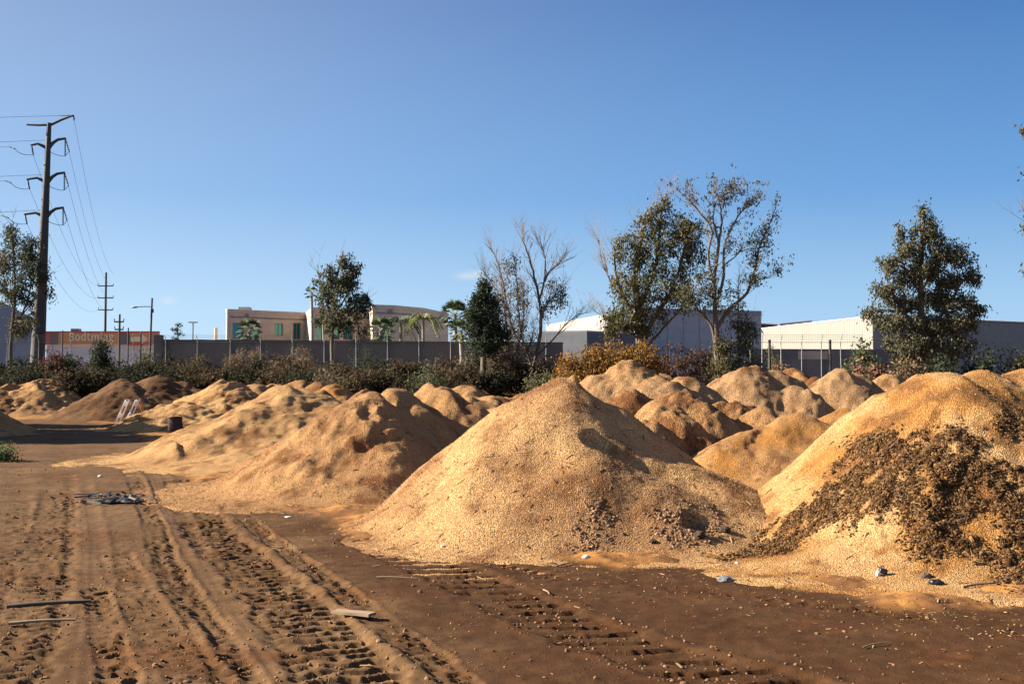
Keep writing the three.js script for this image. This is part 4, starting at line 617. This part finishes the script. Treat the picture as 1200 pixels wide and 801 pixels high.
{ // corrugated warehouse
  const a = plan(890, 139), b = plan(1024, 113), c = plan(1260, 128), dd = plan(1060, 170), H = 9, L = a.distanceTo(b), B = thing('corrugated_warehouse', 'cream corrugated metal warehouse, its long side in full sun', 'building', V3(a.x, 1.3, a.z));
  const pts = [], n = Math.round(L / .5); for (let i = 0; i < n; i++) { const u = i * L / n, w = L / n; pts.push([u, 0], [u + w * .3, 0], [u + w * .4, .035], [u + w * .9, .035]); } pts.push([L, 0]);
  const s = new THREE.Shape([...pts.map(([u, v]) => new THREE.Vector2(u, -v)), new THREE.Vector2(L, .12), new THREE.Vector2(0, .12)]), g = new THREE.ExtrudeGeometry(s, { depth: H - 1.3, bevelEnabled: false }); g.rotateX(-Math.PI / 2); g.scale(1, 1, -1); { const ix = g.index; if (!ix) { const p = g.attributes.position, nn = g.attributes.normal; for (let i = 0; i < p.count; i += 3) for (const at of [p, nn, g.attributes.uv]) { for (let q = 0; q < at.itemSize; q++) { const t = at.array[(i + 1) * at.itemSize + q]; at.array[(i + 1) * at.itemSize + q] = at.array[(i + 2) * at.itemSize + q]; at.array[(i + 2) * at.itemSize + q] = t; } } } }
  g.scale(1, 1, -1); g.computeVertexNormals(); g.rotateY(-Math.atan2(b.z - a.z, b.x - a.x)); g.translate(a.x, 1.3, a.z); part(B, 'corrugated_wall', g, M.corr);
  part(B, 'wall', wallGeo(b, c, 1.3, H, .2), M.corr); part(B, 'wall', wallGeo(c, dd, 1.3, H, .2), M.grey); part(B, 'wall', wallGeo(dd, a, 1.3, H, .2), M.grey);
  part(B, 'gutter', tube([V3(a.x, H + .05, a.z), V3(b.x, H + .05, b.z)], .1, 6), M.pale); part(B, 'gutter', tube([V3(b.x, H + .05, b.z), V3(c.x, H + .05, c.z)], .1, 6), M.pale);
  const rs = new THREE.Shape([a, b, c, dd].map((p) => new THREE.Vector2(p.x, -p.z))), rg = new THREE.ExtrudeGeometry(rs, { depth: .1, bevelEnabled: false }); rg.rotateX(-Math.PI / 2); rg.translate(0, H - .15, 0); part(B, 'roof', rg, M.grey);
  const d0 = plan(880, 215), d1 = plan(912, 215), d2 = plan(915, 216), d3 = plan(953, 214);
  const DB = thing('distant_roof', 'thin dark distant roof line above the corrugated warehouse', 'building', V3(d0.x, 1, d0.z)); part(DB, 'wall', merge([wallGeo(d0, d1, 1, D(900, 382, 215).y, .4), wallGeo(d2, d3, 1, D(930, 381, 215).y, .4)]), M.greyDark); part(DB, 'roof', tube([V3(d2.x, D(915, 380.5, 215).y, d2.z), V3(d3.x, D(953, 377.5, 215).y, d3.z)], .35, 5), mat(.05, .035, .035, .9)); part(DB, 'roof', tube([V3(d0.x, D(880, 380, 215).y, d0.z), V3(d1.x, D(912, 382, 215).y, d1.z)], .4, 5), mat(.06, .035, .03, .9));
}
const font = await new FontLoader().loadAsync('fonts/droid/droid_sans_bold.typeface.json');
{ // orange sign building
  const d = 150, a = plan(52, d), b = plan(186, d), Y = (py) => D(120, py, d).y, x = (px) => plan(px, d).x, B = thing('sign_building', 'long low building with an orange fascia, cream lettering and an arrow', 'building', V3(a.x, .5, a.z));
  part(B, 'wall', box(b.x - a.x, Y(404) - .5, 12, (a.x + b.x) / 2, (Y(404) + .5) / 2, -d - 6.3), M.whitewall);
  for (const [p0, p1, m, nm] of [[52, 58, M.red, 'red_panel'], [58.1, 68, M.brownPanel, 'grey_panel'], [68.1, 138, M.orange, 'orange_panel'], [138.1, 152, M.brownPanel, 'brown_panel'], [152.1, 176, M.orange, 'arrow_panel'], [176.1, 186, mat(.45, .25, .15, .8), 'end_panel']]) part(B, nm, box(x(p1) - x(p0), Y(389.5) - Y(404), .3, (x(p0) + x(p1)) / 2, (Y(389.5) + Y(404)) / 2, -d + .1), m);
  part(B, 'red_stripe', box(x(176) - x(152), .45, .1, (x(152) + x(176)) / 2, Y(403), -d + .31), M.red); part(B, 'top_trim', box(b.x - a.x, .2, .5, (a.x + b.x) / 2, Y(389) + .02, -d + .1), M.red);
  const tg = new TextGeometry('Bodtmiag', { font, size: 1.12, depth: .12, curveSegments: 3 }); tg.computeBoundingBox(); const sc = (x(133) - x(80)) / tg.boundingBox.max.x; tg.scale(sc, 1.05, 1); tg.translate(x(80), Y(399.2), -d + .27); part(B, 'lettering', tg, M.cream);
  part(B, 'arrow', merge([box(x(165) - x(153), Y(394.5) - Y(400), .1, (x(153) + x(165)) / 2, Y(397.2), -d + .31), (() => { const s = new THREE.Shape([new THREE.Vector2(x(166), Y(391)), new THREE.Vector2(x(173), Y(397.2)), new THREE.Vector2(x(166), Y(403))]); const g = new THREE.ExtrudeGeometry(s, { depth: .1, bevelEnabled: false }); g.translate(0, 0, -d + .27); return g; })()]), M.cream);
  const rb = D(82, 387.5, d); part(B, 'roof_unit', box(1.1, .8, 1.1, rb.x, rb.y, -d - 2), M.brownPanel);
  const gg = new THREE.Shape([[-60, 300], [-60, 352], [0, 352], [38, 372], [38, 450], [-60, 450]].map(([p, y]) => { const q = D(p, p < -50 && y < 340 ? 352 : y, 100); return new THREE.Vector2(q.x, Math.max(1, q.y)); }));
  const eg = new THREE.ExtrudeGeometry(gg, { depth: 14, bevelEnabled: false }); { const xr = D(38, 400, 100).x; eg.translate(-xr, 0, -14); eg.rotateY(R(25)); eg.translate(xr, 0, -100); } const o = thing('gabled_shed', 'grey blue gabled shed behind the feathery gum tree', 'building', V3(plan(0, 100).x, 1, -100)); part(o, 'wall', eg, mat(.26, .28, .32, .85)); const r0 = D(-2, 350.5, 99.8), r1 = D(40, 372.5, 99.8); void r0, r1;
}

// ------------------------------------------------------------------ power poles, lamps and wires
{
  const d = 85, Q = (px, py, z = 0) => D(px, py, d + z), b = Q(42, 450); b.y = 1.2; const top = Q(57.3, 144);
  const B = thing('power_pole', 'very tall tapered dark steel power pole with curved double arms', 'power pole', b);
  part(B, 'shaft', tube([b, b.clone().lerp(top, .5), top], [.62, .17], 12), M.steel);
  const arm = (pts, r0, r1) => part(B, 'arm', tube(pts, [r0, r1], 8), M.steel), ins = (p, q) => { const s = [], n = 9; for (let i = 0; i <= n; i++) { const c = p.clone().lerp(q, i / n), g = new THREE.SphereGeometry(.085, 6, 4); g.scale(1, .55, 1); g.translate(c.x, c.y, c.z); s.push(g); } s.push(tube([p, q], .03, 5)); part(B, 'insulator', merge(s), M.insul); };
  arm([Q(57, 146), Q(45, 146.5), Q(31, 146)], .11, .07); arm([Q(57, 147), Q(72, 140), Q(85.5, 135)], .13, .08); arm([Q(85.5, 135), Q(86.3, 138), Q(86.4, 141)], .07, .05); ins(Q(84, 135), Q(70, 135.3, 1.5));
  for (const [ya, xs, lx] of [[174, 56, 37.5], [214, 55, 33], [255, 53.5, 30]]) {
    arm([Q(xs, ya), Q(xs + 6, ya - 7), Q(xs + 11.5, ya - 10.5), Q(xs + 20.5, ya - 12)], .17, .09); arm([Q(xs, ya), Q(xs - 7, ya - 3.5), Q(xs - 12, ya - 5.8), Q(lx - 2, ya - 4)], .15, .08);
    ins(Q(xs + 20, ya - 12), Q(xs + 24.5, ya + 3, 1.2)); ins(Q(xs + 20, ya - 11.5), Q(xs + 20, ya + 8)); ins(Q(lx - 1, ya - 4), Q(lx + 1, ya + 7)); ins(Q(lx - 21, ya), Q(lx - 28, ya - 2.5, 1));
    part(B, 'jumper_wire', tube(curve([Q(lx - 21, ya), Q(lx - 15, ya + 5), Q(lx - 6, ya + 7.4), Q(lx + 1, ya + 7)], 10), .022, 4), M.wire); part(B, 'jumper_wire', tube(curve([Q(xs + 1, ya + 3), Q(xs + 9, ya + 7), Q(xs + 20, ya + 8.5), Q(xs + 24.5, ya + 3)], 10), .022, 4), M.wire);
  }
  const wire = (label, pts, n = 24, r = .02, grp) => single('power_cable', label, 'cable', tube(curve(pts, n), r, 4), M.wire, pts[0].clone(), grp);
  const sag = (p, q, s) => [p, ...[.2, .4, .6, .8].map((t) => p.clone().lerp(q, t).add(V3(0, -s * 4 * t * (1 - t), 0))), q];
  const E = (px, py) => D(px, py, 172);
  [[86.5, 141, 134, 322], [80.5, 177, 131, 334], [79.5, 217, 131, 348], [78, 258, 131, 363]].forEach(([x, y, x2, y2], i) => wire(['slack ground wire running from the pole top to the wooden pole', 'slack cable from the upper right arm to the wooden pole', 'slack cable from the middle right arm to the wooden pole', 'slack cable from the lower right arm to the wooden pole'][i], sag(Q(x, y), E(x2, y2), 2.6), 24, .013));
  [[38.5, 181, 116, 335], [34, 221, 116, 349], [31, 262, 116, 363]].forEach(([x, y, x2, y2], i) => wire(['slack cable from the upper left arm passing behind the pole', 'slack cable from the middle left arm passing behind the pole', 'slack cable from the lower left arm passing behind the pole'][i], sag(Q(x, y), E(x2, y2), 2.6), 24, .013));
  [[70, 135.3, 138], [52, 164, 168], [9.5, 171.5, 175], [50, 204.5, 208], [5, 211.5, 213], [48, 246, 251], [2, 252.5, 253.5]].forEach(([x, y, y2], i) => wire(['topmost ground wire leaving the steel pole away from the wooden pole', 'upper cable leaving behind the steel shaft', 'upper cable leaving from the insulator of the left arm', 'middle cable leaving behind the steel shaft', 'middle cable leaving from the insulator of the left arm', 'lower cable leaving behind the steel shaft', 'lower cable leaving from the insulator of the left arm'][i], [Q(x, y, 1), Q(x / 2 - 40, (y + y2) / 2 + 1, -2), Q(-160, y2 + 8, -8)], 16, .014));
  for (const [px, py, dd, w, arms, label] of [[124, 319, 172, .17, [[335, 9], [349, 9], [363, 8.5]], 'wooden power pole with three crossarms behind the orange sign'], [140, 368, 125, .12, [[377, 5.5], [386, 5]], 'short dark utility pole with two small crossarms before the sign']]) {
    const t = D(px, py, dd), bb = V3(t.x, 1, t.z), o = thing('utility_pole', label, 'utility pole', bb); part(o, 'shaft', tube([bb, t], [w * 1.5, w], 8), M.woodpole);
    for (const [y, hw] of arms) { const l = D(px - hw, y, dd), r = D(px + hw, y, dd); part(o, 'crossarm', box(r.x - l.x, .16, .14, (l.x + r.x) / 2, l.y, l.z + .22), M.woodpole); for (const q of [l, r]) part(o, 'insulator', tube([V3(q.x, q.y + .08, q.z + .22), V3(q.x, q.y + .38, q.z + .22)], .06, 6), M.insul); }
  }
  { const t = D(178, 349, 112), bb = D(174, 430, 112); bb.y = 1.2; const o = thing('street_lamp', 'leaning dark lamp post with a long thin arm beside the sign', 'street lamp', bb); part(o, 'pole', tube([bb, t], [.13, .1], 8), M.woodpole); const a = D(177.5, 359, 112), e = D(160, 359.5, 112); part(o, 'arm', tube([a, D(168, 359, 112), e], .045, 6), M.woodpole); const hd = new THREE.SphereGeometry(.26, 10, 6); hd.scale(1.5, .45, .7); hd.translate(e.x - .25, e.y - .02, e.z); part(o, 'lamp_head', hd, M.galv); part(o, 'bracket', box(.16, .4, .16, a.x + .12, D(178, 364, 112).y, a.z), M.steel); }
  { const t = D(226, 378, 130), bb = V3(t.x, 1, t.z), o = thing('street_lamp', 'tiny distant twin headed lamp above the left end of the wall', 'street lamp', bb); part(o, 'pole', tube([bb, t], .07, 6), M.woodpole); for (const s of [-1, 1]) part(o, 'lamp_head', box(.5, .12, .2, t.x + s * .3, t.y + .05, t.z), M.woodpole); }
  for (const [px, py, label] of [[150, 385, 'slim dark fence post before the brown panel of the sign'], [165, 390, 'slim dark fence post before the arrow of the sign'], [73, 388, 'slim dark fence post before the left end of the sign']]) { const t = D(px, py, 69), bb = V3(t.x, bank(-69) - .05, t.z); const o = thing('fence_post', label, 'fence post', bb); part(o, 'post', tube([bb, t], .045, 6), M.steel); part(o, 'cap', new THREE.ConeGeometry(.06, .1, 6).translate(t.x, t.y + .05, t.z), M.steel); }
}
console.log('structures');

// ------------------------------------------------------------------ small things in the yard
const bar = (p, q, w, h, m, root, name) => { const g = new THREE.BoxGeometry(p.distanceTo(q), h, w), mm = new THREE.Matrix4(), x = q.clone().sub(p).normalize(), z = x.clone().cross(UP).normalize(), y = z.clone().cross(x); mm.makeBasis(x, y, z); g.applyMatrix4(mm); g.translate((p.x + q.x) / 2, (p.y + q.y) / 2, (p.z + q.z) / 2); return part(root, name, g, m); };
{ // two folding barricade legs leaning on a frame
  const d = 45.6, Q = (px, py, z = 0) => D(px, py, d + z), b = Q(145, 493); b.y = groundAt(b.x, b.z);
  const o = thing('barricade', 'white banded folding barricade frame before the dark earthy mound', 'barricade', b);
  for (const [xb, xt] of [[135.5, 147], [146.5, 159]]) for (const k of [0, 4.6]) bar(Q(xb + k, 494), Q(xt + k * .85, 468), .05, .05, M.bandPaint, o, 'leg');
  for (const [xb, xt] of [[135.5, 147], [146.5, 159]]) for (const [t0, t1] of [[.2, .36], [.72, .92]]) { const p = Q(lerp(xb + 2.3, xt + 2, t0), lerp(494, 468, t0), -.08), q = Q(lerp(xb + 2.3, xt + 2, t1), lerp(494, 468, t1), -.08); bar(p, q, .32, .035, M.bandPaint, o, 'reflector_board'); }
  bar(Q(149, 467, .1), Q(153, 474, .7), .03, .03, M.pale, o, 'rear_leg'); bar(Q(160, 468, .1), Q(168.5, 488, .8), .03, .03, M.pale, o, 'rear_leg'); bar(Q(163, 467, .1), Q(171, 489, .8), .03, .03, M.orangePaint, o, 'rear_leg');
}
{ const p = D(207, 497, 36.6); const y = Math.max(surf(p.x, p.z), 0) - .28, prof = [[0, 0], [.285, 0], [.3, .02], [.29, .05], [.29, .27], [.305, .3], [.29, .33], [.29, .56], [.305, .59], [.29, .62], [.29, .86], [.305, .89], [.28, .9], [.27, .87], [0, .87]].map(([a, b]) => new THREE.Vector2(a, b)), g = new THREE.LatheGeometry(prof, 20); g.scale(.85, .9, .85); g.rotateZ(.16); g.rotateX(-.2); g.translate(p.x, y, p.z); const o = thing('steel_drum', 'dark rusty steel drum half sunk beside the bright sawdust ridge', 'drum', V3(p.x, y, p.z)); part(o, 'barrel', g, M.rust); part(o, 'bung', new THREE.CylinderGeometry(.04, .04, .03, 8).translate(p.x + .08, y + .885, p.z), M.steel); }
function stick(name, label, cat, a, b, w, h, m, lift = .008) { const p = G(...a), q = G(...b); p.y = groundAt(p.x, p.z) + h / 2 + lift; q.y = groundAt(q.x, q.z) + h / 2 + lift; const pts = [p, p.clone().lerp(q, .33).add(V3(gauss() * .01, .006, gauss() * .012)), p.clone().lerp(q, .66).add(V3(gauss() * .01, .006, gauss() * .012)), q]; const g = tube(curve(pts, 8), [w, w * .6], 5); return single(name, label, cat, g, m, p.clone(), null); }
{ // boards
  const board = (label, a, b, w, h, m) => { const p = G(...a), q = G(...b), c = p.clone().lerp(q, .5), y = groundAt(c.x, c.z); p.y = y + .02; q.y = y + .025; const g = new THREE.BoxGeometry(p.distanceTo(q), h, w, 6, 1, 2), ps = g.attributes.position; for (let i = 0; i < ps.count; i++) ps.setXYZ(i, ps.getX(i) + .012 * pn(ps.getZ(i) * 40, ps.getX(i) * 3), ps.getY(i), ps.getZ(i) + .008 * pn(ps.getX(i) * 9, 3)); const x = q.clone().sub(p).normalize(), z = x.clone().cross(UP).normalize(); g.applyMatrix4(new THREE.Matrix4().makeBasis(x, z.clone().cross(x), z)); g.computeVertexNormals(); g.translate(c.x, y + .02, c.z); return single('board', label, 'board', g, m, V3(c.x, y, c.z)); };
  board('pale broken board lying flat in the heavy tyre track', [392, 724], [436, 729], .09, .02, M.plank);
  stick('stick', 'long thin straw pale stick on the dirt below the pointed heap', 'stick', [441, 680], [488, 680.5], .008, .012, M.plank);
  stick('stick', 'long dark root lying across the tracks at the dusty road edge', 'stick', [8, 707], [106, 703], .022, .04, M.darkwood);
  stick('stick', 'thin pale branch lying parallel to the dark root', 'stick', [10, 730], [88, 727], .014, .024, M.plank);
  stick('stick', 'crooked grey twig between the narrow lugs and the heavy track', 'stick', [205, 642], [238, 634], .014, .024, M.darkwood);
  stick('stick', 'short bleached splinter below the crusty patch of the pointed heap', 'stick', [652, 665], [672, 662], .009, .014, M.plank);
  stick('stick', 'pale splinter left of the bleached one on the damp dirt', 'stick', [600, 652], [613, 657], .008, .012, M.plank);
  stick('stick', 'small pale splinter low on the damp dirt below the bleached one', 'stick', [637, 694], [644, 699], .008, .012, M.plank);
  stick('stick', 'thin curved straw on the damp dirt below the golden heap', 'stick', [1012, 762], [1042, 756], .005, .008, M.plank);
  stick('stick', 'thin dark stick at the foot of the compost clods', 'stick', [1130, 692], [1170, 691], .01, .016, M.darkwood);
}
{ // scraps of sticks and black plastic on the road
  const c = G(124, 588), y = groundAt(c.x, c.z), o = thing('debris_pile', 'dark tangle of sticks and black plastic in the middle of the road', 'debris', V3(c.x, y, c.z));
  const pg = new THREE.PlaneGeometry(.55, .4, 26, 16); pg.rotateX(-Math.PI / 2); { const p = pg.attributes.position; for (let i = 0; i < p.count; i++) { const x = p.getX(i), z = p.getZ(i), e = 1 - Math.max(Math.abs(x) / .275, Math.abs(z) / .2); p.setXYZ(i, x * (1 + .2 * pn(z * 9, 1)), .02 + Math.max(0, Math.min(1, e * 3)) * (.03 + .09 * Math.abs(pn(x * 6, z * 6)) + .04 * pn(x * 17, z * 17)), z * (1 + .3 * pn(x * 7, 4))); } pg.computeVertexNormals(); } pg.translate(c.x + .2, y, c.z); part(o, 'plastic_sheet', pg, M.plastic);
  for (let i = 0; i < 44; i++) { const a = gauss() * 1.1, L = rr(.06, .26), x = c.x + gauss() * .62, z = c.z + gauss() * .34, hh = rr(.03, .12), dx = Math.cos(a) * L / 2, dz = Math.sin(a) * L / 2; const m = [M.darkwood, M.plastic, M.stone, M.darkwood, M.plank, M.darkwood, M.stone][i % 7]; bar(V3(x - dx, y + hh, z - dz), V3(x + dx, y + hh + gauss() * .05, z + dz), rr(.012, .04), rr(.008, .025), m, o, 'stick'); }
  const c2 = D(912, 474, 26), y2 = Math.max(surf(c2.x, c2.z), .5), o2 = thing('scrap_pile', 'bleached broken boards scattered behind the low orange heap', 'scrap', V3(c2.x, y2, c2.z)); for (let i = 0; i < 16; i++) { const a = rnd() * 6.28, L = rr(.25, .8), x = c2.x + gauss() * .8, z = c2.z + gauss() * .5, y = surf(x, z) + rr(.02, .12); bar(V3(x - Math.cos(a) * L / 2, y, z - Math.sin(a) * L / 2), V3(x + Math.cos(a) * L / 2, y + rr(-.05, .15), z + Math.sin(a) * L / 2), rr(.06, .14), .025, [M.pale, M.plank, M.darkwood][i % 3], o2, 'board'); }
  { const p = D(800, 437, 38), y = surf(p.x, p.z); single('stick', 'pale bleached pole leaning up behind the pale double topped heap', 'stick', tube([V3(p.x - .2, y + .1, p.z), V3(p.x + .9, y + .75, p.z)], [.05, .03], 6), M.plank, V3(p.x, y, p.z)); }
}
{ // can, stones and white scraps
  const p = place(1034, 674), y = Math.max(surf(p.x, p.z), 0), o = thing('crushed_can', 'small dark can with a white end lying on the sawdust apron', 'can', V3(p.x, y, p.z)), g = new THREE.LatheGeometry([[0, 0], [.03, 0], [.035, .008], [.035, .085], [.03, .1], [0, .1]].map(([a, b]) => new THREE.Vector2(a, b)), 18); g.rotateZ(Math.PI / 2 - .25); g.scale(.7, .7, .7); g.translate(p.x + .042, y + .028, p.z); part(o, 'body', g, M.navy);
  const w = new THREE.LatheGeometry([[0, 0], [.037, 0], [.0385, .006], [.0385, .034], [.036, .036], [0, .036]].map(([a, b]) => new THREE.Vector2(a, b)), 18); w.rotateZ(Math.PI / 2 - .25); w.scale(.7, .7, .7); w.translate(p.x - .022, y + .011, p.z); part(o, 'white_end', w, M.paint);
  const rock = (name, label, px, py, rx, ry, rz, m) => { const c = place(px, py), yy = surf(c.x, c.z), q = new THREE.IcosahedronGeometry(1, 2), ps = q.attributes.position; for (let i = 0; i < ps.count; i++) { const k = 1 + .3 * pn(ps.getX(i) * 2.6 + px, ps.getY(i) * 2.6 + ps.getZ(i) * 1.9); ps.setXYZ(i, ps.getX(i) * k * rx, ps.getY(i) * k * ry, ps.getZ(i) * k * rz); } if (name === 'paper_scrap') q.scale(.75, .75, .75); q.computeVertexNormals(); q.translate(c.x, yy + ry * .3, c.z); single(name, label, name === 'paper_scrap' ? 'scrap' : name, q, m, V3(c.x, yy, c.z)); };
  rock('stone', 'flat blue grey stone on the damp dirt below the golden heap', 850, 681, .075, .035, .06, M.stone); rock('paper_scrap', 'white crumpled scrap at the toe of the pointed heap', 519, 641, .03, .02, .025, M.paint); rock('paper_scrap', 'white flat scrap on the dark dirt left of the pointed heap', 337, 606, .06, .015, .05, M.paint); rock('paper_scrap', 'pale lumpy scrap on the damp dirt below the crusty patch', 687, 654, .05, .03, .04, M.pale); rock('paper_scrap', 'small white scrap above the blue grey stone', 864, 661, .03, .018, .03, M.paint); rock('paper_scrap', 'tiny white scrap on the tracks beyond the debris', 117, 559, .06, .04, .05, M.paint); rock('stone', 'black lump on the sawdust apron near the can', 1097, 684, .06, .03, .04, M.plastic); rock('clod', 'black clod beside the black lump on the sawdust apron', 1086, 676, .05, .03, .035, M.darkwood);
  for (const [px, py, s, label] of [[820, 628, .085, 'dark brown clod alone at the right toe of the pointed heap'], [849, 622, .08, 'dark brown clod in the gap between the two largest heaps'], [765, 636, .05, 'small dark clod on the toe of the pointed heap']]) rock('clod', label, px, py, s * .75, s * .5, s * .6, mat(.05, .027, .014, .98));
}

renderer.render(scene, camera);
